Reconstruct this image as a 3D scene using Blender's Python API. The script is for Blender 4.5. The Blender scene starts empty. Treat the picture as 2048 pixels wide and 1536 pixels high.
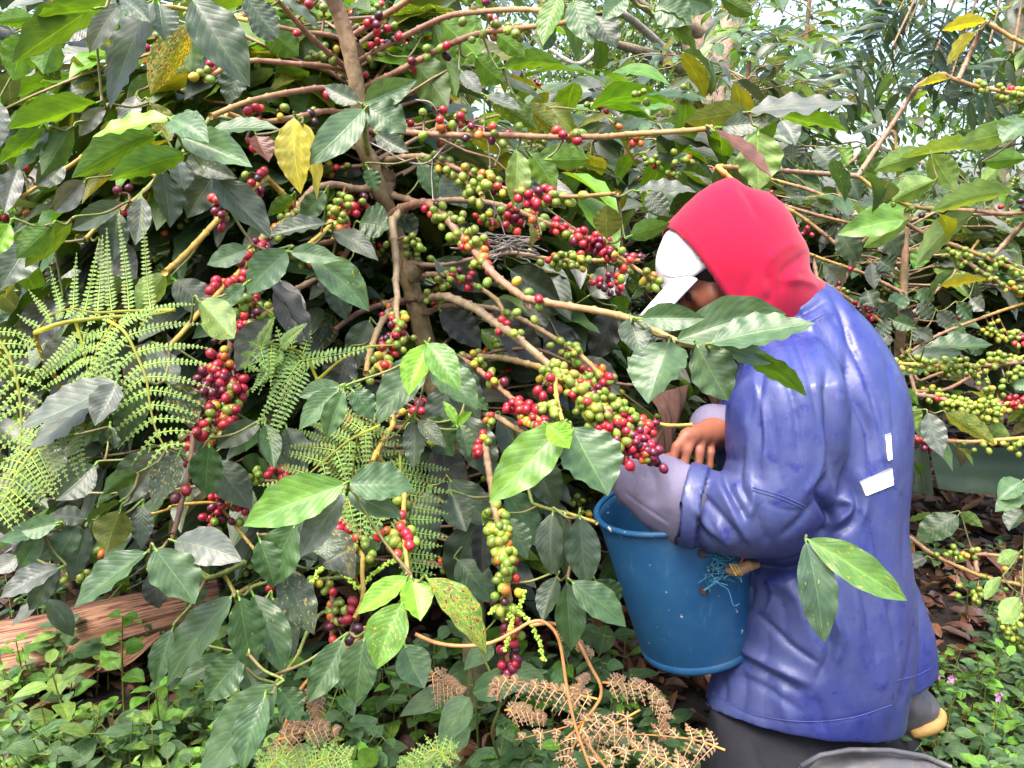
import bpy, math, random
import numpy as np
from mathutils import Vector
from mathutils.bvhtree import BVHTree

# ------------------------------------------------------------------ camera, world, sun
sc = bpy.context.scene
TH = math.radians(12.0); CH = 1.15; FPX = 1600.0
cam_d = bpy.data.cameras.new("camera"); cam = bpy.data.objects.new("camera", cam_d)
sc.collection.objects.link(cam); sc.camera = cam
cam.location = (0, 0, CH); cam.rotation_euler = (math.pi/2 - TH, 0, 0)
cam_d.sensor_width = 36; cam_d.lens = 36*FPX/2048; cam_d.clip_end = 500; cam_d.clip_start = 0.05
cam_d.dof.use_dof = False
SUN_EL, SUN_AZ = math.radians(66), math.radians(215)      # azimuth clockwise from +Y: behind the camera, a little left
w = bpy.data.worlds.new("World"); sc.world = w; w.use_nodes = True
wn = w.node_tree.nodes; bg = wn["Background"]; sky = wn.new("ShaderNodeTexSky")
sky.sky_type = 'NISHITA'; sky.sun_disc = False; sky.sun_elevation = SUN_EL; sky.sun_rotation = SUN_AZ
sky.dust_density = 5.0; sky.air_density = 1.0; sky.ozone_density = 1.0
w.node_tree.links.new(sky.outputs[0], bg.inputs[0]); bg.inputs[1].default_value = 0.15
sun_d = bpy.data.lights.new("sun", 'SUN'); sun = bpy.data.objects.new("sun", sun_d); sc.collection.objects.link(sun)
sun_d.energy = 1.4; sun_d.angle = math.radians(40); sun_d.color = (1.0, 0.96, 0.9)
sd = Vector((math.sin(SUN_AZ)*math.cos(SUN_EL), math.cos(SUN_AZ)*math.cos(SUN_EL), math.sin(SUN_EL)))
sun.rotation_euler = sd.to_track_quat('Z', 'Y').to_euler()
sc.view_settings.view_transform = 'Standard'; sc.view_settings.look = 'None'
sc.view_settings.gamma = 1; sc.view_settings.exposure = 2.1
try:
    sc.cycles.max_bounces = 6; sc.cycles.diffuse_bounces = 3; sc.cycles.glossy_bounces = 2
    sc.cycles.transmission_bounces = 4; sc.cycles.transparent_max_bounces = 4
    sc.cycles.use_denoising = True
except Exception: pass

rng = np.random.default_rng(7); random.seed(7)
C0 = np.array([0, 0, CH]); FW = np.array([0, math.cos(TH), -math.sin(TH)]); UP = np.array([0, math.sin(TH), math.cos(TH)]); RT = np.array([1.0, 0, 0])
def W(u, v, d):
    return C0 + FW*d + RT*((u-1024)/FPX*d) + UP*((768-v)/FPX*d)
def proj(p):
    q = np.atleast_2d(p) - C0
    d = q@FW; d = np.where(d < 1e-3, 1e-3, d)
    return 1024 + FPX*(q@RT)/d, 768 - FPX*(q@UP)/d, d
# crops of the photograph in which shapes were measured: origin and magnification
RG = dict(A=(0, 0, 2.926), B=(500, 0, 2.926), C=(1100, 0, 2.1603), D=(0, 450, 2.793), E=(600, 450, 2.793), F=(0, 1000, 2.866),
          G=(600, 1000, 2.866), H=(1150, 300, 3.4127), I=(1150, 700, 3.4127), J=(1150, 1050, 3.16), K=(1550, 500, 3.072),
          L=(1550, 1000, 2.865), P=(0, 0, 1.0))
def Z(r, x, y):
    ox, oy, s = RG[r]; return ox + x/s, oy + y/s
def nz(v):
    v = np.asarray(v, float); n = np.linalg.norm(v, axis=-1, keepdims=True); return v/np.maximum(n, 1e-9)

# ------------------------------------------------------------------ objects
COL = sc.collection
def tag(o, label=None, cat=None, group=None, kind=None):
    if label: o['label'] = label
    if cat: o['category'] = cat
    if group: o['group'] = group
    if kind: o['kind'] = kind
    return o
def empty(name, loc, label, cat, group=None):
    o = bpy.data.objects.new(name, None); COL.objects.link(o); o.location = tuple(float(x) for x in loc)
    o.empty_display_size = 0.05
    return tag(o, label, cat, group)
class MB:
    """collects geometry with per-vertex leaf coordinates and colour, then links it as one mesh"""
    def __init__(s): s.v = []; s.f = []; s.m = []; s.l = []; s.c = []; s.n = 0
    def add(s, v, f, col=(1, 1, 1, 0), luv=None, mi=0):
        v = np.asarray(v, float); k = len(v)
        s.v.append(v)
        for ff in (f if isinstance(f, list) else [f]):
            ff = np.asarray(ff, int)
            if len(ff): s.f.append(ff + s.n); s.m.append(np.full(len(ff), mi))
        c = np.asarray(col, float)
        if c.ndim == 1: c = np.tile(c, (k, 1))
        s.c.append(c); s.l.append(np.zeros((k, 3)) if luv is None else luv); s.n += k
    def build(s, name, mats, parent=None, smooth=True, origin=None):
        me = bpy.data.meshes.new(name)
        V = np.concatenate(s.v) if s.v else np.zeros((0, 3))
        off = np.zeros(3)
        if parent is not None:
            m = parent
            while m is not None: off = off + np.array(m.location); m = m.parent
        elif origin is not None: off = np.asarray(origin, float)
        V = V - off
        me.vertices.add(len(V)); me.vertices.foreach_set('co', V.ravel())
        lens = np.concatenate([np.full(len(f), f.shape[1]) for f in s.f]); loops = np.concatenate([f.ravel() for f in s.f])
        me.loops.add(len(loops)); me.loops.foreach_set('vertex_index', loops)
        me.polygons.add(len(lens)); me.polygons.foreach_set('loop_start', np.concatenate([[0], np.cumsum(lens)[:-1]]))
        me.polygons.foreach_set('loop_total', lens); me.polygons.foreach_set('material_index', np.concatenate(s.m))
        me.polygons.foreach_set('use_smooth', np.full(len(lens), smooth))
        a = me.attributes.new('luv', 'FLOAT_VECTOR', 'POINT'); a.data.foreach_set('vector', np.concatenate(s.l).ravel())
        a = me.attributes.new('Col', 'FLOAT_COLOR', 'POINT'); a.data.foreach_set('color', np.concatenate(s.c).ravel())
        me.update(calc_edges=True)
        for mt in (mats if isinstance(mats, (list, tuple)) else [mats]): me.materials.append(mt)
        o = bpy.data.objects.new(name, me); COL.objects.link(o)
        if parent is not None: o.parent = parent
        elif origin is not None: o.location = tuple(float(x) for x in origin)
        return o

# ------------------------------------------------------------------ materials
class NT:
    def __init__(s, name):
        s.m = bpy.data.materials.new(name); s.m.use_nodes = True; s.t = s.m.node_tree; s.t.nodes.clear()
        s.out = s.t.nodes.new('ShaderNodeOutputMaterial')
    def n(s, ty, ins={}, **kw):
        x = s.t.nodes.new(ty)
        for k, v in kw.items(): setattr(x, k, v)
        for k, v in ins.items():
            if hasattr(v, 'is_output') or isinstance(v, bpy.types.NodeSocket): s.t.links.new(v, x.inputs[k])
            else: x.inputs[k].default_value = v
        return x
    def math(s, op, a, b=0.0, c=0.0, clamp=False):
        return s.n('ShaderNodeMath', {0: a, 1: b, 2: c}, operation=op, use_clamp=clamp).outputs[0]
    def attr(s, name): return s.n('ShaderNodeAttribute', attribute_name=name)
    def noise(s, vec, scale, detail=3, rough=0.5): return s.n('ShaderNodeTexNoise', {'Vector': vec, 'Scale': scale, 'Detail': detail, 'Roughness': rough}).outputs[0]
    def mix(s, f, a, b, bt='MIX'):
        x = s.n('ShaderNodeMix', {}, data_type='RGBA', blend_type=bt)
        for k, v in ((0, f), (6, a), (7, b)):
            if isinstance(v, bpy.types.NodeSocket): s.t.links.new(v, x.inputs[k])
            else: x.inputs[k].default_value = v if k == 0 else (tuple(v)+(1,))[:4]
        return x.outputs[2]
    def ramp(s, f, stops):
        x = s.n('ShaderNodeValToRGB', {0: f}); e = x.color_ramp.elements
        while len(e) < len(stops): e.new(0.5)
        for q, (p, c) in zip(e, stops): q.position = p; q.color = (tuple(c)+(1,))[:4]
        return x.outputs[0]
    def end(s, sh): s.t.links.new(sh, s.out.inputs[0]); return s.m
    def bump(s, h, st, dist=0.001): return s.n('ShaderNodeBump', {'Height': h, 'Strength': st, 'Distance': dist}).outputs[0]
    def pbr(s, col, rough=0.5, normal=None, spec=0.5, **kw):
        d = {'Base Color': col if isinstance(col, bpy.types.NodeSocket) else (tuple(col)+(1,))[:4], 'Roughness': rough, 'Specular IOR Level': spec}
        if normal is not None: d['Normal'] = normal
        d.update(kw); return s.n('ShaderNodeBsdfPrincipled', d).outputs[0]

def leaf_mat(name, rough=0.33, trans=0.3, veins=11.0, slant=0.3, bump=0.6, spec=0.5, vein_w=0.84):
    k = NT(name); a = k.attr('luv'); col = k.attr('Col')
    sp = k.n('ShaderNodeSeparateXYZ', {0: a.outputs['Vector']})
    s_, t_, r_ = sp.outputs
    ab = k.math('ABSOLUTE', s_)
    curve = k.math('MULTIPLY', k.math('POWER', ab, 1.25), slant)
    q = k.math('MULTIPLY', k.math('SUBTRACT', t_, curve), veins)
    q = k.math('ADD', q, k.math('MULTIPLY', k.math('SIGN', s_), 0.22))
    fr = k.math('MULTIPLY', k.math('ABSOLUTE', k.math('SUBTRACT', k.math('FRACT', q), 0.5)), 2.0)
    vl = k.math('MULTIPLY', k.math('SUBTRACT', fr, vein_w), 1/(1-vein_w), clamp=True)
    mid = k.math('SUBTRACT', 1.0, k.math('MULTIPLY', ab, 22.0), clamp=True)
    vein = k.math('MAXIMUM', k.math('MULTIPLY', vl, 0.28), k.math('MULTIPLY', mid, .85))
    vec = k.n('ShaderNodeCombineXYZ', {0: k.math('ADD', s_, k.math('MULTIPLY', r_, 37.0)), 1: k.math('MULTIPLY', t_, 2.2), 2: k.math('MULTIPLY', r_, 91.0)}).outputs[0]
    n1 = k.noise(vec, 2.2, 3); n2 = k.noise(vec, 7.0, 2); n3 = k.noise(vec, 26.0, 2)
    base = k.mix(1.0, col.outputs['Color'], k.ramp(n1, [(0.3, (0.7, 0.72, 0.72)), (0.7, (1.35, 1.25, 1.1))]), 'MULTIPLY')
    base = k.mix(vein, base, k.mix(1.0, k.mix(1.0, base, (1.7, 1.8, 1.3), 'MULTIPLY'), (0.015, 0.022, 0.004), 'ADD'))
    amt = col.outputs['Alpha']
    th = k.math('SUBTRACT', 0.83, k.math('MULTIPLY', amt, 0.34))
    yel = k.math('MULTIPLY', k.math('SUBTRACT', n2, th), 16.0, clamp=True)
    yel = k.math('MULTIPLY', yel, k.math('GREATER_THAN', amt, 0.02))
    base = k.mix(yel, base, (0.42, 0.34, 0.045))
    bro = k.math('MULTIPLY', k.math('SUBTRACT', n2, k.math('ADD', th, 0.085)), 22.0, clamp=True)
    base = k.mix(k.math('MULTIPLY', bro, k.math('GREATER_THAN', amt, 0.02)), base, (0.11, 0.035, 0.02))
    back = k.n('ShaderNodeNewGeometry').outputs['Backfacing']
    base2 = k.mix(k.math('MULTIPLY', back, 0.35), base, k.mix(1.0, base, (0.05, 0.07, 0.03), 'ADD'))
    h = k.math('ADD', k.math('MULTIPLY', k.math('POWER', fr, 2.0), -0.45), k.math('MULTIPLY', mid, -0.8))
    h = k.math('ADD', h, k.math('MULTIPLY', n3, 0.35))
    nm = k.bump(h, bump, 0.0013)
    rg = k.math('ADD', k.math('MULTIPLY', n1, 0.25), k.math('ADD', rough-0.12, k.math('MULTIPLY', back, 0.2)))
    p = k.pbr(base2, rg, nm, spec)
    tc = k.mix(1.0, k.mix(vein, base, k.mix(1.0, base, (1.35, 1.3, 1.0), 'MULTIPLY')), (2.3, 2.0, 0.7), 'MULTIPLY')
    tr = k.n('ShaderNodeBsdfTranslucent', {'Color': tc, 'Normal': nm}).outputs[0]
    return k.end(k.n('ShaderNodeMixShader', {0: trans, 1: p, 2: tr}).outputs[0])
def col_mat(name, rough=0.6, nscale=60, bump=0.4, dist=0.001, spec=0.4, stretch=(1, 1, 1), lo=0.65, hi=1.35):
    k = NT(name); col = k.attr('Col'); tc = k.n('ShaderNodeTexCoord').outputs['Object']
    mp = k.n('ShaderNodeMapping', {0: tc, 3: stretch}).outputs[0]
    n1 = k.noise(mp, nscale, 5, 0.6)
    b = k.mix(1.0, col.outputs['Color'], k.ramp(n1, [(0.25, (lo,)*3), (0.75, (hi,)*3)]), 'MULTIPLY')
    return k.end(k.pbr(b, rough, k.bump(n1, bump, dist), spec))
def bark_mat():
    k = NT('bark'); col = k.attr('Col'); a = k.attr('luv').outputs['Vector']; tc = k.n('ShaderNodeTexCoord').outputs['Object']
    n1 = k.noise(k.n('ShaderNodeMapping', {0: a, 3: (9, 260, 1)}).outputs[0], 1.0, 4, 0.7)
    n2 = k.noise(tc, 55, 4, 0.65); n4 = k.noise(tc, 17, 3)
    b = k.mix(1.0, col.outputs['Color'], k.ramp(n2, [(0.28, (0.5, 0.48, 0.42)), (0.7, (1.35, 1.3, 1.25))]), 'MULTIPLY')
    b = k.mix(k.math('MULTIPLY', k.math('SUBTRACT', n4, 0.5), 4.0, clamp=True), b, (0.10, 0.10, 0.045))
    h = k.math('ADD', k.math('MULTIPLY', n1, 0.7), n2)
    return k.end(k.pbr(b, 0.8, k.bump(h, 1.0, 0.0025), 0.3))
def cherry_mat():
    k = NT('cherry'); col = k.attr('Col'); a = k.attr('luv').outputs['Vector']; tc = k.n('ShaderNodeTexCoord').outputs['Object']
    t = k.n('ShaderNodeSeparateXYZ', {0: a}).outputs[1]
    n = k.noise(tc, 110, 2)
    b = k.mix(k.math('MULTIPLY', k.math('SUBTRACT', n, 0.42), 2.5, clamp=True), col.outputs['Color'], k.mix(1.0, col.outputs['Color'], (0.75, 1.25, 0.8), 'MULTIPLY'))
    b = k.mix(k.math('MULTIPLY', k.math('SUBTRACT', t, 0.955), 60, clamp=True), b, (0.03, 0.018, 0.01))
    return k.end(k.pbr(b, 0.34, k.bump(n, 0.15, 0.001), 0.55, **{'Subsurface Weight': 0.0, 'Coat Weight': 0.1, 'Coat Roughness': 0.2}))
M = {}
M['leaf'] = leaf_mat('coffee_leaf', rough=0.38, bump=0.3, spec=0.62, veins=9.5); M['farleaf'] = leaf_mat('far_leaf', rough=0.38, bump=0.2, trans=0.35, spec=0.75)
M['herb'] = leaf_mat('herb_leaf', rough=0.5, trans=0.3, veins=7, slant=0.5, bump=0.5, spec=0.35)
M['fern'] = leaf_mat('fern_leaf', rough=0.55, trans=0.35, veins=6, bump=0.3, spec=0.3)
M['dry'] = leaf_mat('dry_leaf', rough=0.62, trans=0.12, veins=9, bump=1.0, spec=0.25)
M['litter'] = leaf_mat('litter_leaf', rough=0.42, trans=0.03, veins=9, bump=1.0, spec=0.5)
M['bark'] = bark_mat(); M['twig'] = col_mat('twig', 0.55, 90, 0.5, 0.001)
M['cherry'] = cherry_mat()

# ------------------------------------------------------------------ shape helpers
def prof(t, a=0.8, b=1.0):
    tm = a/(a+b); return (np.clip(t, 0, 1)**a*np.clip(1-t, 0, 1)**b)/(tm**a*(1-tm)**b)
def leaves(mb, p0, p1, nrm, width, col, droop=0.06, fold=0.15, wave=0.06, nx=4, ny=9, pa=0.8, pb=1.0, waves=4.5, twist=0.0, mi=0, jag=0.0):
    p0 = np.atleast_2d(p0).astype(float); N = len(p0)
    if N == 0: return
    p1 = np.atleast_2d(p1).astype(float); nrm = np.broadcast_to(np.atleast_2d(nrm), (N, 3)).astype(float)
    F = lambda x: np.broadcast_to(np.asarray(x, float).reshape(-1) if np.ndim(x) else np.full(N, float(x)), (N,))
    width, droop, fold, wave, twist = F(width), F(droop), F(fold), F(wave), F(twist)
    ax = p1-p0; L = np.linalg.norm(ax, axis=1); side = nz(np.cross(ax, nrm)); n = nz(np.cross(side, ax))
    t = np.linspace(0, 1, ny+1)[None, :, None]; s = np.linspace(-1, 1, nx+1)[None, None, :]
    ph = rng.uniform(0, 6.28, (N, 1, 1)); ph2 = rng.uniform(0, 6.28, (N, 1, 1))
    kw = waves*rng.uniform(0.8, 1.25, (N, 1, 1)); pf = prof(t, pa, pb)
    if jag: pf = pf*(1+jag*np.sin(t*kw*14+ph))
    hw = 0.5*width[:, None, None]*np.maximum(pf, 0.012)
    phs = np.where(s < 0, ph, ph2)
    hgt = (-fold)[:, None, None]*(-1)*np.abs(s)*hw*2 + wave[:, None, None]*width[:, None, None]*s*s*np.sin(2*np.pi*kw*t+phs)*np.minimum(1, pf*1.3)
    arch = droop[:, None, None]*L[:, None, None]*(4*t*(1-t)) 
    bend = (np.sin(t*3.0+ph2)-np.sin(ph2))*0.03*L[:, None, None]
    tw = twist[:, None, None]*t
    so = s*hw*(1-0.25*np.abs(fold)[:, None, None])
    sx = so*np.cos(tw) - hgt*np.sin(tw) + bend; hx = so*np.sin(tw) + hgt*np.cos(tw) + arch
    P = p0[:, None, None, :] + ax[:, None, None, :]*(t[..., None]+0*s[..., None]) + side[:, None, None, :]*sx[..., None] + n[:, None, None, :]*hx[..., None]
    nv = (nx+1)*(ny+1); i = np.arange(ny)[:, None]*(nx+1)+np.arange(nx)[None, :]
    q = np.stack([i, i+1, i+nx+2, i+nx+1], -1).reshape(-1, 4)
    f = (q[None]+(np.arange(N)*nv)[:, None, None]).reshape(-1, 4)
    luv = np.zeros((N, ny+1, nx+1, 3)); luv[..., 0] = s; luv[..., 1] = t; luv[..., 2] = rng.uniform(0, 1, (N, 1, 1))
    c = np.broadcast_to(np.atleast_2d(col), (N, 4))[:, None, :].repeat(nv, 1).reshape(-1, 4)
    mb.add(P.reshape(-1, 3), f, c, luv.reshape(-1, 3), mi)
def spline(pts, n=6):
    P = np.asarray(pts, float)
    if len(P) < 3: return P[0]+(P[-1]-P[0])*np.linspace(0, 1, n+1)[:, None]
    Q = np.vstack([2*P[0]-P[1], P, 2*P[-1]-P[-2]]); out = []
    for i in range(1, len(Q)-2):
        a, b, c, d = Q[i-1], Q[i], Q[i+1], Q[i+2]
        for t in np.arange(n)/n:
            out.append(0.5*((2*b)+(c-a)*t+(2*a-5*b+4*c-d)*t*t+(3*b-a-3*c+d)*t**3))
    out.append(P[-1]); return np.array(out)
def tube(mb, P, r, sides=6, col=(0.2, 0.13, 0.08, 0), nodes=0.0, mi=0, rough=0.0, cap=True):
    P = np.asarray(P, float); n = len(P); r = np.interp(np.linspace(0, 1, n), np.linspace(0, 1, len(np.atleast_1d(r))), np.atleast_1d(r))
    if nodes > 0:                                    # swollen joints every `nodes` metres
        s = np.concatenate([[0], np.cumsum(np.linalg.norm(np.diff(P, axis=0), axis=1))]); m = max(int(s[-1]/nodes), 1)
        st = []; 
        for k in range(m+1):
            c = k*s[-1]/m; st += [c-nodes*0.1, c, c+nodes*0.1, c+nodes*0.5]
        st = np.clip(np.array(st), 0, s[-1]); st = np.unique(st)
        rr = np.interp(st, s, r); P = np.stack([np.interp(st, s, P[:, i]) for i in range(3)], 1)
        ph = (st/s[-1]*m) % 1; ph = np.minimum(ph, 1-ph); r = rr*np.where(ph < 0.03, 1.32, 1.0); n = len(P)
    T = nz(np.gradient(P, axis=0)); a = nz(np.cross(T, [0.13, 0.31, 0.9]) + 1e-6); b = np.cross(T, a)
    th = np.linspace(0, 2*np.pi, sides, endpoint=False)
    rad = r[:, None]*(1+rough*rng.normal(0, 1, (n, sides)))
    V = P[:, None]+(a[:, None]*np.cos(th)[None, :, None]+b[:, None]*np.sin(th)[None, :, None])*rad[..., None]
    i = np.arange(n-1)[:, None]*sides; j = np.arange(sides)[None]; j2 = (j+1) % sides
    f = np.stack([i+j, i+j2, i+sides+j2, i+sides+j], -1).reshape(-1, 4)
    sl = np.concatenate([[0], np.cumsum(np.linalg.norm(np.diff(P, axis=0), axis=1))])
    luv = np.zeros((n, sides, 3)); luv[..., 0] = sl[:, None]; luv[..., 1] = (np.arange(sides)/sides)[None]*0.06
    c = np.asarray(col, float)
    if c.ndim == 2: c = np.stack([np.interp(np.linspace(0, 1, n), np.linspace(0, 1, len(c)), c[:, q]) for q in range(4)], 1).repeat(sides, 0)
    fs = [f]
    if cap: fs += [np.arange(sides)[None], (np.arange(sides)[::-1]+(n-1)*sides)[None]]
    mb.add(V.reshape(-1, 3), fs, c, luv.reshape(-1, 3), mi)
_nu, _nv = 10, 7
def sphere_t():
    v = [(0, 0, -1)]; 
    for j in range(1, _nv):
        p = math.pi*j/_nv
        for i in range(_nu): v.append((math.sin(p)*math.cos(2*math.pi*i/_nu), math.sin(p)*math.sin(2*math.pi*i/_nu), -math.cos(p)))
    v.append((0, 0, 1)); q = []; tr = []
    for i in range(_nu):
        tr.append((0, 1+(i+1) % _nu, 1+i)); tr.append((len(v)-1, 1+(_nv-2)*_nu+i, 1+(_nv-2)*_nu+(i+1) % _nu))
        for j in range(_nv-2): a = 1+j*_nu; q.append((a+i, a+(i+1) % _nu, a+_nu+(i+1) % _nu, a+_nu+i))
    return np.array(v), np.array(q), np.array(tr)
SV, SQ, ST = sphere_t()
def berries(mb, c, out, r, col, mi=0):
    c = np.atleast_2d(c); N = len(c)
    if not N: return
    z = nz(np.atleast_2d(out)); x = nz(np.cross(z, [0.2, 0.5, 0.8])); y = np.cross(z, x)
    r = np.broadcast_to(r, (N,))[:, None, None]
    V = c[:, None]+(x[:, None]*SV[None, :, 0:1]+y[:, None]*SV[None, :, 1:2]+z[:, None]*SV[None, :, 2:3]*rng.uniform(1.05, 1.28, (N, 1, 1)))*r
    o = (np.arange(N)*len(SV))[:, None, None]
    luv = np.zeros((N, len(SV), 3)); luv[..., 1] = SV[None, :, 2]
    mb.add(V.reshape(-1, 3), [(SQ[None]+o).reshape(-1, 4), (ST[None]+o).reshape(-1, 3)], np.repeat(np.atleast_2d(col), len(SV), 0), luv.reshape(-1, 3), mi)
CR = dict(r=(0.36, 0.012, 0.03), p=(0.13, 0.008, 0.03), k=(0.045, 0.01, 0.02), g=(0.17, 0.21, 0.025), h=(0.26, 0.28, 0.035), o=(0.50, 0.13, 0.02), y=(0.42, 0.28, 0.025), s=(0.48, 0.035, 0.03))
MIX = dict(s='srsrro', k='kkpkk', g='gggggghgy', G='hhhhgghgh', r='rrrrrrsp', p='ppprpkpr', m='rrgggosgyr', o='ggoyosgg', M='rsggggggoyg', d='pkrrpgr')
def cluster(mb, p, T, n, mix, rb=0.0070, spread=0.024, rbr=0.004):
    T = nz(T); a = nz(np.cross(T, [0.3, 0.2, 0.9])); b = np.cross(T, a)
    ang = rng.uniform(0, 6.28, n); al = rng.normal(0, spread*0.55, n); rad = rbr+rb*rng.uniform(0.9, 1.7, n)
    X = np.stack([al, rad*np.cos(ang), rad*np.sin(ang)], 1)
    for _ in range(30):
        D = X[:, None]-X[None]; q = np.linalg.norm(D, axis=2)+np.eye(n)
        pu = np.clip(2*rb*0.97-q, 0, None)*(1-np.eye(n)); X = X+(D/q[..., None]*pu[..., None]).sum(1)*0.45
        rr = np.linalg.norm(X[:, 1:], axis=1); k = np.maximum(rr, rbr+rb*0.9)/np.maximum(rr, 1e-5); X[:, 1:] *= (k*0.985)[:, None]
    X[:, 0] += 0
    P = p+X[:, 0:1]*T+X[:, 1:2]*a+X[:, 2:3]*b; P[:, 2] -= 0.003
    out = nz(P-p+T*0.004+np.array([0, 0, -0.004]))
    c = np.array([CR[random.choice(MIX[mix])] for _ in range(n)])*rng.uniform(0.75, 1.25, (n, 1))*rng.uniform(0.9, 1.1, (n, 3))
    berries(mb, P, out, rb*rng.uniform(0.82, 1.1, n), np.hstack([c, np.zeros((n, 1))]))
TONE = dict(d=(0.042, 0.068, 0.038), m=(0.046, 0.098, 0.036), M=(0.07, 0.135, 0.06), l=(0.17, 0.36, 0.03), L=(0.11, 0.25, 0.035), y=(0.075, 0.17, 0.012), v=(0.045, 0.095, 0.010),  # y and v: backlit glow put into the leaf colour
            s=(0.10, 0.12, 0.105), Y=(0.36, 0.33, 0.03), o=(0.11, 0.13, 0.012), r=(0.13, 0.05, 0.035), P=(0.15, 0.25, 0.06), k=(0.032, 0.035, 0.03), O=(0.45, 0.22, 0.03))  # s, and partly d: grey sky sheen put into the leaf colour
def tone(k, n=1, var=0.18, spot=0.0):
    c = np.array(TONE[k])[None]*(1+rng.normal(0, var, (n, 1)))*(1+rng.normal(0, var*0.3, (n, 3)))
    return np.hstack([np.clip(c, 0.004, 0.9), np.full((n, 1), spot)])

# ------------------------------------------------------------------ the picked coffee tree: stem, branches, cherries and leaves as measured
def tr(r, s, d0=None):
    """'x,y x,y ...' measured in crop r -> list of photo positions"""
    return [Z(r, *map(float, q.split(','))) for q in s.split()]
def path(items, ds):
    pts = []
    for r, s in items: pts += tr(r, s)
    dd = np.interp(np.linspace(0, 1, len(pts)), np.linspace(0, 1, len(ds)), ds)
    return [W(u, v, d) for (u, v), d in zip(pts, dd)]
main = empty('coffee_tree', W(950, 1400, 1.75)*[1, 1, 0], 'tall coffee tree laden with red and green cherries, being picked at the centre', 'coffee tree')
BK = (0.25, 0.165, 0.10, 0); BK2 = (0.27, 0.20, 0.12, 0); RB = (0.26, 0.135, 0.085, 0); YB = (0.42, 0.27, 0.06, 0); DB = (0.13, 0.07, 0.04, 0); GB = (0.16, 0.20, 0.05, 0)
mb = MB()
tube(mb, spline(path([('B', '460,-60 500,30 545,150 590,330 622,500 640,650 660,850 715,960 755,1110 800,1200 850,1350 885,1470'), ('P', '822,575 850,680 885,840 925,1000 940,1150 950,1290 955,1400')], [1.30, 1.38, 1.5, 1.62, 1.75])), [.0125, .0135, .013, .014, .0145, .0155, .018, .021, .024, .032], 12, np.array([(.34, .22, .14, 0), (.36, .25, .15, 0), (.36, .27, .16, 0), (.34, .26, .15, 0), (.30, .22, .12, 0), (0.2, .15, .08, 0), (0.10, .10, .045, 0)]), rough=0.07)
tube(mb, spline(path([('B', '745,1040 760,1080 775,1150')], [1.49, 1.49])), [.019, .024, .02], 10, BK2, rough=0.1)
for p in [W(765, 350, 1.485), W(822, 545, 1.52), W(700, 100, 1.37)]:
    tube(mb, [p, p+np.array([.012, -.006, .008]), p+np.array([.016, -.008, .012])], [.02, .018, .006], 9, BK, rough=0.1)
mb.build('trunk', M['bark'], main)
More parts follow.
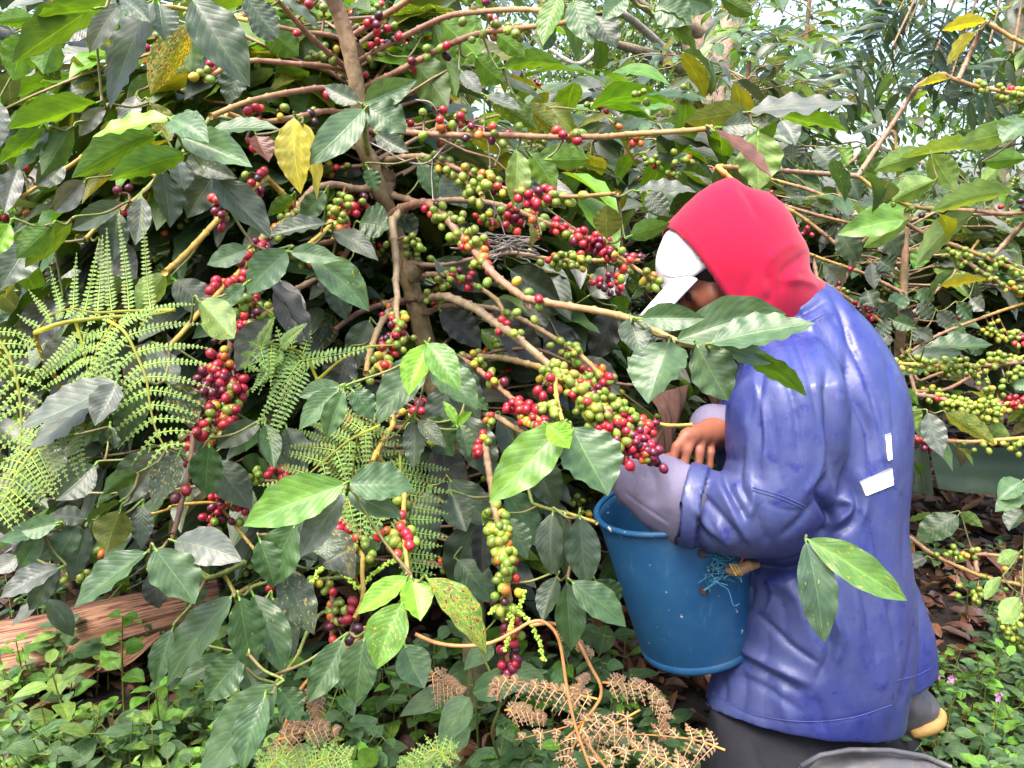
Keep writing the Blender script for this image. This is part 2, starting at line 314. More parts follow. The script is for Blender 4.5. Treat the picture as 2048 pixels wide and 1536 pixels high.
# crop, points, depths from stem to tip, radii px-free in metres, bark colour
BRS = [
 ('b1', [('B', '600,430 460,310 330,190 230,80 150,-20')], [1.42, 1.2], .0062, .004, RB),
 ('b2', [('A', '1990,400 1860,383 1730,375 1510,355 1350,380 1200,470')], [1.42, 1.2], .006, .0035, RB),
 ('b3', [('B', '560,235 440,200 330,190 160,155 0,120')], [1.4, 1.3], .005, .0035, RB),
 ('b4', [('B', '585,220 740,120 930,0 1000,-60')], [1.39, 1.25], .006, .005, RB),
 ('b5', [('B', '620,370 800,265 1030,150 1160,95 1280,75 1560,55 1780,65 1900,40')], [1.42, 1.1], .0062, .0035, RB),
 ('b6', [('B', '645,530 760,470 900,400 1150,270 1330,200 1500,175 1600,160 1800,140 1950,100')], [1.45, 1.1], .0062, .0032, RB),
 ('b7', [('B', '620,530 540,515 400,517 300,530 130,560 -30,600 -230,680')], [1.44, 1.15], .006, .004, RB),
 ('b8', [('B', '640,640 530,660 440,650 300,680 130,710 0,712 -140,660')], [1.45, 1.2], .006, .004, RB),
 ('b9', [('B', '665,760 760,775 850,770 1150,790 1500,790 1700,800 2048,800'), ('C', '250,590 350,580 520,570 620,562 700,552')], [1.46, 1.3, 1.15, 1.0, 0.95], .006, .003, RB),
 ('b10', [('B', '725,970 800,940 900,920 1050,920 1130,980 1250,1060 1330,1110 1360,1150')], [1.48, 1.25], .007, .004, BK),
 ('b11', [('B', '1060,925 1170,970 1320,1030 1450,1090 1650,1140 1850,1150 2048,1140 2150,1130')], [1.35, 1.1], .005, .0025, RB),
 ('b12', [('B', '800,1135 900,1160 1000,1185 1200,1170 1420,1190 1600,1250 1800,1330 2000,1400'), ('P', '1215,495 1262,530 1300,556 1316,566')], [1.5, 1.4, 1.35, 1.33], .0078, .0025, BK),
 ('b13', [('B', '825,1255 900,1215 1000,1190 1050,1195 1130,1255 1220,1370 1330,1490'), ('E', '1050,240 1110,300 1200,370 1270,410 1450,445 1640,475 1840,520'), ('H', '480,1200 570,1240 680,1300 800,1335 940,1320')], [1.5, 1.35, 1.22, 1.1, .98, .93], .0078, .0034, RB),
 ('b14', [('E', '590,205 660,218 750,225 860,212 960,190 1100,170 1200,155 1400,190 1600,198 1900,195')], [1.52, 1.45], .006, .0035, BK),
 ('b15', [('E', '625,310 690,285 760,275 880,290 1000,350 1100,420 1150,520')], [1.54, 1.4], .0065, .004, BK),
 ('b16', [('E', '665,410 740,405 820,402 920,440 1000,480 1120,570 1200,620 1400,790 1500,880 1600,970 1720,1100 1850,1190 1960,1260')], [1.57, 1.4, 1.28, 1.2, 1.2], .0095, .0045, BK2),
 ('b17', [('E', '685,500 760,470 850,450 1050,460 1180,500 1300,560 1450,650 1560,720 1700,860')], [1.58, 1.35], .0068, .004, BK),
 ('b18', [('E', '800,720 890,735 1100,740 1250,770 1390,810')], [1.6, 1.28], .007, .005, BK2),
 ('b19', [('E', '880,740 950,775 1010,820 1150,940 1200,985 1290,1060 1390,1120')], [1.45, 1.15], .0055, .004, RB),
 ('b20', [('E', '900,960 960,1020 1000,1110 1030,1220 1060,1400 1080,1536'), ('G', '1110,40 1150,200 1180,330 1185,450 1200,560 1205,650 1190,780 1185,880 1200,960')], [1.5, 1.15, 1.1, 1.15], .0065, .0035, BK),
 ('b21', [('E', '515,-20 530,120 540,250 535,330 545,400 535,470 545,560 480,700 430,790')], [1.44, 1.4, 1.3], .0085, .004, BK2),
 ('b22', [('E', '535,430 470,520 430,600 390,720 370,830')], [1.48, 1.3], .0075, .005, BK2),
 ('b23', [('E', '560,430 480,440 350,480 280,520 190,590')], [1.55, 1.45], .007, .005, DB),
 ('b24', [('B', '740,1080 640,1110 500,1080 370,1110 290,1200 230,1280 100,1370 0,1470'), ('D', '1400,130')], [1.48, 1.2], .0075, .005, BK),
 ('b25', [('A', '1560,1040 1450,1130 1290,1270 1160,1410 1040,1530'), ('D', '920,265')], [1.3, 1.0], .005, .0035, YB),
 ('b26', [('E', '440,-10 300,60 180,90 80,110')], [1.5, 1.3], .006, .004, DB),
 ('b27', [('E', '200,240 90,300 0,350'), ('D', '1640,370 1550,460 1400,540')], [1.5, 1.25], .006, .0045, BK),
 ('b28', [('B', '0,1470 '), ('D', '1400,130 1360,240 1290,310 1230,370 1170,440 1100,500 1030,590 950,670')], [1.2, 1.0], .0045, .003, YB),
 ('b29', [('D', '1400,540 1330,600 1290,650 1270,740 1220,850 1150,960 1110,1080 1080,1180 1075,1250 1060,1350 1030,1490'), ('F', '1040,10 1020,110 990,200')], [1.25, 1.1, 1.0], .005, .0035, DB),
 ('b30', [('E', '430,790 470,830 520,1090 490,1160 440,1250 400,1330')], [1.3, 1.05], .0045, .0035, YB),
 ('b31', [('E', '1425,860 1432,950 1450,1040 1470,1100')], [1.2, 1.08], .0042, .003, YB),
 ('b32', [('E', '1500,870 1700,960 1850,1070 1955,1100'), ('I', '500,490 640,515 800,510')], [1.3, 1.3], .004, .003, YB),
 ('b33', [('E', '970,1060 1090,1070 1190,1130 1280,1180')], [1.4, 1.25], .0055, .004, BK),
 ('b34', [('G', '180,-30 185,60 190,200 350,290 355,400 360,560 310,680')], [1.15, 1.05], .004, .003, YB),
 ('b35', [('G', '185,520 190,650 180,800 190,900')], [1.3, 1.3], .005, .0035, RB),
 ('b36', [('G', '600,-40 590,130 600,250 620,430')], [1.1, 1.0], .0042, .003, YB),
 ('b37', [('F', '1240,10 1000,30 950,60'), ('F', '700,120')], [1.3, 1.2], .003, .002, YB),
 ('b38', [('B', '690,560 680,640 670,780 690,900 700,960')], [1.30, 1.46], .004, .0055, GB),
 ('b39', [('B', '500,1290 440,1350 380,1400 330,1440')], [1.35, 1.2], .004, .003, YB),
 ('b40', [('E', '1100,700 1280,690 1400,720'), ('E', '1750,880 1955,885')], [1.5, 1.4], .004, .003, DB),
 ('b41', [('G', '820,385 930,345 1050,335')], [1.6, 1.5], .008, .006, BK2),
 ('b42', [('G', '1330,20 1420,50 1530,75 1700,130')], [1.35, 1.15], .0035, .0025, GB),
 ('b43', [('F', '1990,440 1700,470 1500,480 1350,540')], [1.35, 1.1], .0035, .0025, GB),
 ('b44', [('F', '1840,640 1760,760 1700,900 1580,1050 1500,1110')], [1.3, 1.1], .0035, .0025, GB),
 ('b45', [('F', '1400,360 1280,420 1180,455')], [1.15, 1.05], .0035, .0025, GB),
 ('b46', [('A', '1240,680 1100,860 960,1000 800,1160 600,1300 500,1400')], [1.25, 1.15], .004, .003, GB),
 ('b47', [('A', '520,880 440,950 280,1050 130,1150')], [1.3, 1.3], .004, .003, YB),
 ('b48', [('A', '1000,40 760,30 560,60 300,10')], [1.3, 1.1], .004, .003, YB),
]
bobj = {}; bpts = {}
TRK = spline(path([('B', '460,-60 500,30 545,150 590,330 622,500 640,650 660,850 715,960 755,1110 800,1200 850,1350 885,1470'), ('P', '822,575 850,680 885,840 925,1000 940,1150 950,1290 955,1400')], [1.30, 1.38, 1.5, 1.62, 1.75]))
def link_up(raw, core):
    """every branch that starts in the open is carried on, behind the leaves, to the nearest joined wood"""
    have = core; todo = dict(raw); out = {}
    while todo:
        best = None
        for k_, P in todo.items():
            for e in (0, -1):
                D = np.linalg.norm(have-P[e], axis=1); i = int(np.argmin(D)); c = D[i]+(0 if e == 0 else .04)
                if best is None or c < best[0]: best = (c, k_, e, have[i], D[i])
        _, k_, e, q, dist = best; P = todo.pop(k_)
        if e == -1: P = P[::-1]
        if dist > .012:
            away = nz(P[0]-C0)*min(.3*dist, .12)
            P = np.vstack([spline([q, q*.65+P[0]*.35+away, q*.25+P[0]*.75+away*.8, P[0]], 5)[:-1], P])
        out[k_] = (P, e); have = np.vstack([have, P])
    return out
RAW = {nm: spline(path(it, ds), 5) for nm, it, ds, _, _, _ in BRS}; LK = link_up(RAW, TRK)
for nm, it, ds, r0, r1, c in BRS:
    P, e = LK[nm]; bpts[nm] = P; mb = MB()
    if e == -1: r0, r1 = r1, r0
    tipc = np.array(c)*0.4+np.array(YB)*0.6; cc_ = np.array([c, c, tipc if c is not DB else c])
    tube(mb, P, [r0, (r0+r1)/2, r1], 7, cc_ if e == 0 else cc_[::-1], nodes=0.038, rough=0.04)
    bobj[nm] = mb.build('branch', M['twig'], main)
ALLB = [(nm, i, p) for nm, P in bpts.items() for i, p in enumerate(P)]
ALLP = np.array([p for _, _, p in ALLB]); ALLU, ALLV, _d = proj(ALLP)
def nearest_px(u, v):
    k = int(np.argmin((ALLU-u)**2+(ALLV-v)**2)); return ALLB[k], math.hypot(ALLU[k]-u, ALLV[k]-v)
# clusters: crop, x, y, number, mix
CLS = '''B 250,205 4 s;B 540,40 3 r;B 430,50 4 g;B 480,260 4 g;B 510,290 3 g;B 620,300 3 p;B 400,0 2 r;B 280,0 2 r;B 750,150 9 d;B 830,185 9 d;B 750,245 5 r;B 690,280 6 M;B 1080,250 4 g;B 980,380 3 r;B 1140,315 3 p;B 1230,250 6 M;B 1400,145 4 o;B 1410,235 1 r
B 1480,150 7 M;B 1540,200 6 g;B 1290,20 2 r;B 1350,60 5 M;B 1385,25 2 p;B 50,660 7 s;B 160,640 4 M;B 0,1060 3 p;B 380,610 1 g;B 375,710 3 k;B 430,540 2 p;B 1075,740 6 M;B 1120,720 4 r;B 1200,690 3 g;B 1105,640 2 r;B 1010,665 2 g;B 1270,700 3 p;B 1370,745 4 o;B 1230,820 1 o;B 1345,800 2 r;B 1490,745 1 r;B 1300,800 1 k;B 1460,810 3 g;B 1585,760 1 g;B 1790,780 4 r;B 1860,840 4 M;B 1900,770 5 M;B 1430,780 1 k
B 1100,930 11 g;B 1110,980 9 g;B 1170,970 6 g;B 1250,990 7 g;B 1340,1000 5 o;B 1350,1080 5 o;B 1280,1110 8 g;B 1440,1040 5 g;B 1470,1100 5 o;B 1390,1020 4 M;B 1570,1090 3 M;B 1600,1150 5 s;B 1690,1120 8 r;B 1700,1160 7 r;B 1780,1120 8 g;B 1800,1180 9 G;B 1330,1150 6 g;B 1240,1060 5 g;B 1055,1210 5 r;B 1090,1270 6 g;B 1120,1210 3 p;B 1180,1240 8 g;B 1140,1320 3 g;B 1260,1300 9 g;B 1200,1390 5 o;B 1280,1370 8 G;B 1340,1400 9 M;B 1270,1430 8 M;B 1360,1450 5 o;B 1370,1480 4 s;B 1400,1240 9 g;B 1430,1270 8 M;B 1520,1240 8 M;B 1545,1300 9 d;B 1600,1330 5 s;B 1690,1250 7 M;B 1790,1300 8 r;B 1790,1350 6 s;B 1900,1350 9 M;B 1900,1390 7 p;B 2000,1390 8 r;B 2010,1440 9 r;B 1830,1480 9 g;B 1920,1490 9 M;B 1650,1470 3 g;B 1700,1270 4 o
E 1640,70 9 r;E 1700,130 9 r;E 1740,120 8 d;E 1760,190 8 g;E 1800,170 7 M;E 1860,200 7 r;E 1810,260 7 M;E 1440,170 10 G;E 1440,230 8 o;E 1550,180 9 G;E 1560,220 6 g;E 1945,310 9 G;E 1955,260 5 M;E 1710,300 9 d;E 1750,340 8 d
E 960,160 6 G;E 960,200 7 g;E 1000,220 5 s;E 930,260 7 d;E 925,290 6 r;E 900,290 4 d;E 850,320 9 g;E 1060,310 6 M;E 970,320 5 g;E 1215,350 1 g;E 1265,430 2 o;E 1325,415 1 r;E 1285,475 3 G;E 1340,480 2 G;E 725,395 2 g;E 775,370 2 g;E 720,440 2 g;E 760,405 2 g;E 630,80 9 g;E 620,130 9 g;E 480,90 7 g;E 640,160 5 g
E 495,510 3 s;E 560,500 7 g;E 590,530 5 g;E 500,600 8 p;E 525,560 6 r;E 490,640 8 r;E 535,630 5 g;E 545,680 5 g;E 590,580 2 g;E 610,630 5 g;E 590,610 3 s;E 455,710 5 g;E 450,750 6 g;E 465,790 5 g;E 510,740 5 s;E 500,780 4 s;E 350,830 3 g;E 430,710 3 r;E 1080,550 3 r;E 1140,550 5 s;E 1190,560 6 g;E 1135,500 6 g
E 915,710 1 s;E 980,710 5 g;E 990,770 9 g;E 960,745 6 g;E 1080,820 8 g;E 1080,855 4 s;E 1050,880 4 g;E 1170,900 2 p;E 1200,1000 8 r;E 1180,1030 7 r;E 1270,990 8 r;E 1290,1050 10 M;E 1330,1040 8 r;E 1300,1110 6 s;E 1340,1125 7 r;E 1165,1000 3 g;E 1080,1080 4 s;E 1070,1110 3 g;E 990,1230 6 r;E 1010,1265 4 r;E 1050,1210 3 o
E 1400,800 9 G;E 1450,800 10 G;E 1490,810 9 G;E 1370,850 8 g;E 1390,880 5 s;E 1355,895 4 r;E 1450,860 9 G;E 1470,900 5 o;E 1500,950 3 r;E 1520,690 9 g;E 1500,720 8 g;E 1460,690 7 g;E 1540,790 9 M;E 1520,840 8 g;E 1600,800 9 s;E 1610,870 10 M;E 1600,900 8 s;E 1660,850 8 g;E 1710,830 7 s;E 1730,860 7 M;E 1700,890 8 M;E 1690,920 3 p;E 1560,950 9 G;E 1600,960 9 G;E 1650,960 10 g;E 1640,1000 8 M;E 1580,1010 9 g;E 1600,1050 9 g;E 1720,970 9 M;E 1740,1010 8 o;E 1700,1060 8 d;E 1690,1100 7 g;E 1760,1050 8 g;E 1800,1030 8 G;E 1770,1080 7 M;E 1820,1060 6 G;E 1770,1130 7 s;E 1830,1110 7 r;E 1760,1190 9 r;E 1800,1220 8 M;E 1850,1150 7 M;E 1870,1190 9 p;E 1920,1180 9 p;E 1940,1230 9 p;E 1860,1240 8 r;E 1900,1270 8 d;E 1860,1300 5 r;E 1910,1130 7 r;E 1950,1160 6 M;E 1930,1290 3 o
E 660,990 3 r;E 640,1020 4 r;E 670,1050 3 s;E 600,1060 7 g;E 740,1240 2 r;E 700,1200 5 g;E 250,1080 4 r;E 270,1060 4 o;E 1400,1060 9 g;E 1390,1040 7 g
D 1540,10 2 r;D 1460,110 6 p;D 1420,145 6 r;D 1340,230 7 p;D 1310,270 8 r;D 1260,320 8 r;D 1230,300 6 s;D 1210,340 4 r;D 1330,420 6 M;D 1340,470 5 G;D 1370,450 5 r;D 1420,460 6 d;D 1480,460 3 G;D 1290,450 5 g;D 1320,520 7 r;D 1360,525 6 s;D 1300,570 6 r;D 1350,560 6 r;D 1380,550 3 g;D 1350,630 7 d;D 1360,670 6 r;D 1310,665 4 g;D 1225,660 6 k;D 1250,690 5 p
D 1190,770 6 r;D 1230,780 7 s;D 1240,830 9 d;D 1130,870 9 p;D 1180,860 9 p;D 1140,920 9 k;D 1190,900 9 p;D 1250,870 9 d;D 1310,850 9 d;D 1320,900 8 r;D 1240,930 8 p;D 1210,960 8 p;D 1300,960 9 M;D 1280,1000 8 g;D 1180,1020 9 p;D 1150,1050 8 d;D 1230,1040 9 M;D 1270,1070 7 r;D 1200,1100 8 M;D 1110,1140 8 r;D 1170,1160 7 M;D 1210,1160 5 r;D 1050,1180 5 s;D 1040,1215 5 g;D 1010,1210 3 r;D 1550,1380 5 r;D 1600,1400 4 r;D 1420,1400 7 g;D 1330,1420 7 M;D 1330,1490 9 d;D 1280,1480 8 p;D 1350,1530 8 r;D 1000,1470 4 p
F 1270,20 9 p;F 1340,20 7 M;F 1280,60 6 r;F 1215,90 5 s;F 1220,120 3 g;F 1470,525 2 r
A 1280,1180 7 r;A 1300,1230 9 p;A 1290,1210 3 g;A 1340,1280 8 p;A 1690,1190 5 M;A 1670,1230 5 d;A 1670,1290 6 g;A 1610,1320 3 s;A 1640,1310 5 g;A 1500,1040 5 r;A 1490,1080 7 p;A 1460,1010 2 g;A 1520,1090 4 r;A 2000,1160 8 G;A 2010,1200 8 g;A 1970,1240 8 g;A 2040,1230 5 s;A 2000,1290 8 M;A 1265,360 3 s;A 1100,110 3 g;A 730,180 2 r;A 900,230 4 d;A 1170,440 7 g;A 700,1130 4 p;A 750,1150 2 s;A 150,1030 2 r;A 1440,820 3 r
B 640,1160 5 p;B 580,1190 8 r;B 620,1230 6 r;B 540,1270 6 s;B 580,1290 6 r;B 510,1240 6 o;B 490,1210 5 g;B 550,1170 6 G;B 530,1300 5 s
G 210,100 5 g;G 250,90 4 g;G 250,140 6 r;G 290,180 6 r;G 340,130 3 r;G 340,180 4 r;G 380,190 3 s;G 320,215 5 g;G 360,240 6 G;G 290,200 4 g;G 600,20 4 g;G 630,60 4 o;G 510,200 4 s;G 560,190 6 s;G 520,245 5 g;G 560,245 5 G;G 640,145 3 G;G 580,150 5 r;G 110,460 5 g;G 100,500 5 g;G 160,520 4 g;G 220,590 5 s;G 250,600 6 g;G 230,630 5 g;G 160,640 3 g;G 190,680 4 g;G 300,630 4 r;G 310,700 5 r;G 230,740 5 p;G 240,780 6 p;G 150,770 3 s;G 290,760 6 k
G 1090,90 8 g;G 1130,120 8 g;G 1160,90 5 M;G 1110,200 9 G;G 1150,180 9 G;G 1190,200 9 G;G 1110,240 9 g;G 1160,240 10 G;G 1200,240 7 G;G 1170,290 9 G;G 1220,320 9 G;G 1150,320 8 o;G 1200,350 8 g;G 1140,370 4 o;G 1180,390 6 o;G 1215,440 3 s;G 1140,445 3 g;G 1230,480 4 o;G 1130,490 4 k;G 1165,510 4 g;G 1170,560 4 s;G 1240,570 3 o;G 1150,590 6 g;G 1200,600 5 g;G 1225,700 5 r;G 1240,720 4 o;G 1190,800 4 r;G 1240,820 2 o;G 1190,855 5 s;G 1220,880 5 k;G 1160,930 7 p;G 1210,930 6 r;G 1240,960 5 p
I 20,200 5 g;I 60,150 6 g;I 120,350 6 g;I 160,390 7 g;I 300,400 8 G;I 340,440 7 g;I 270,470 6 G;I 380,600 9 p;I 430,640 9 p;I 500,620 8 r;I 480,680 9 p;I 550,690 9 p;I 340,660 7 r;I 290,640 5 G;I 270,580 6 p;I 310,560 6 s;I 380,560 5 g;I 400,740 6 r;I 460,720 3 o;I 540,640 4 g;I 350,510 6 r;I 460,540 7 r;I 550,720 6 p;I 250,630 3 s'''
cb = []; twx = MB()
for line in CLS.replace('\n', ';').split(';'):
    r, xy, n, mx = line.split(); x, y = map(float, xy.split(',')); u, v = Z(r, x, y)
    (nm, i, p), dist = nearest_px(u, v); P = bpts[nm]; T = P[min(i+1, len(P)-1)]-P[max(i-1, 0)]
    d = float((p-C0)@FW)
    if r in 'DA' and d > 1.35: d -= 0.1
    c = W(u, v, d-0.004); n = max(1, round(int(n)*.62))
    if dist < 18: c = c*0.45+p*0.55
    else:
        tube(twx, spline([p, (p+c)/2+[0, 0.012, 0.006], c], 3), [.0028, .002], 5, DB)
    if n == 1: c = c+UP*0.004
    cb.append((n/d, nm, c, T, n, mx))
cb.sort(key=lambda q: -q[0]); mrest = MB()
for i, (_, nm, c, T, n, mx) in enumerate(cb):
    mbx = MB() if i < 98 else mrest; cluster(mbx, c, T, n, mx)
    if i < 98: mbx.build('cherry_cluster', M['cherry'], bobj[nm])
tag(mrest.build('cherries', M['cherry'], main), kind='stuff')
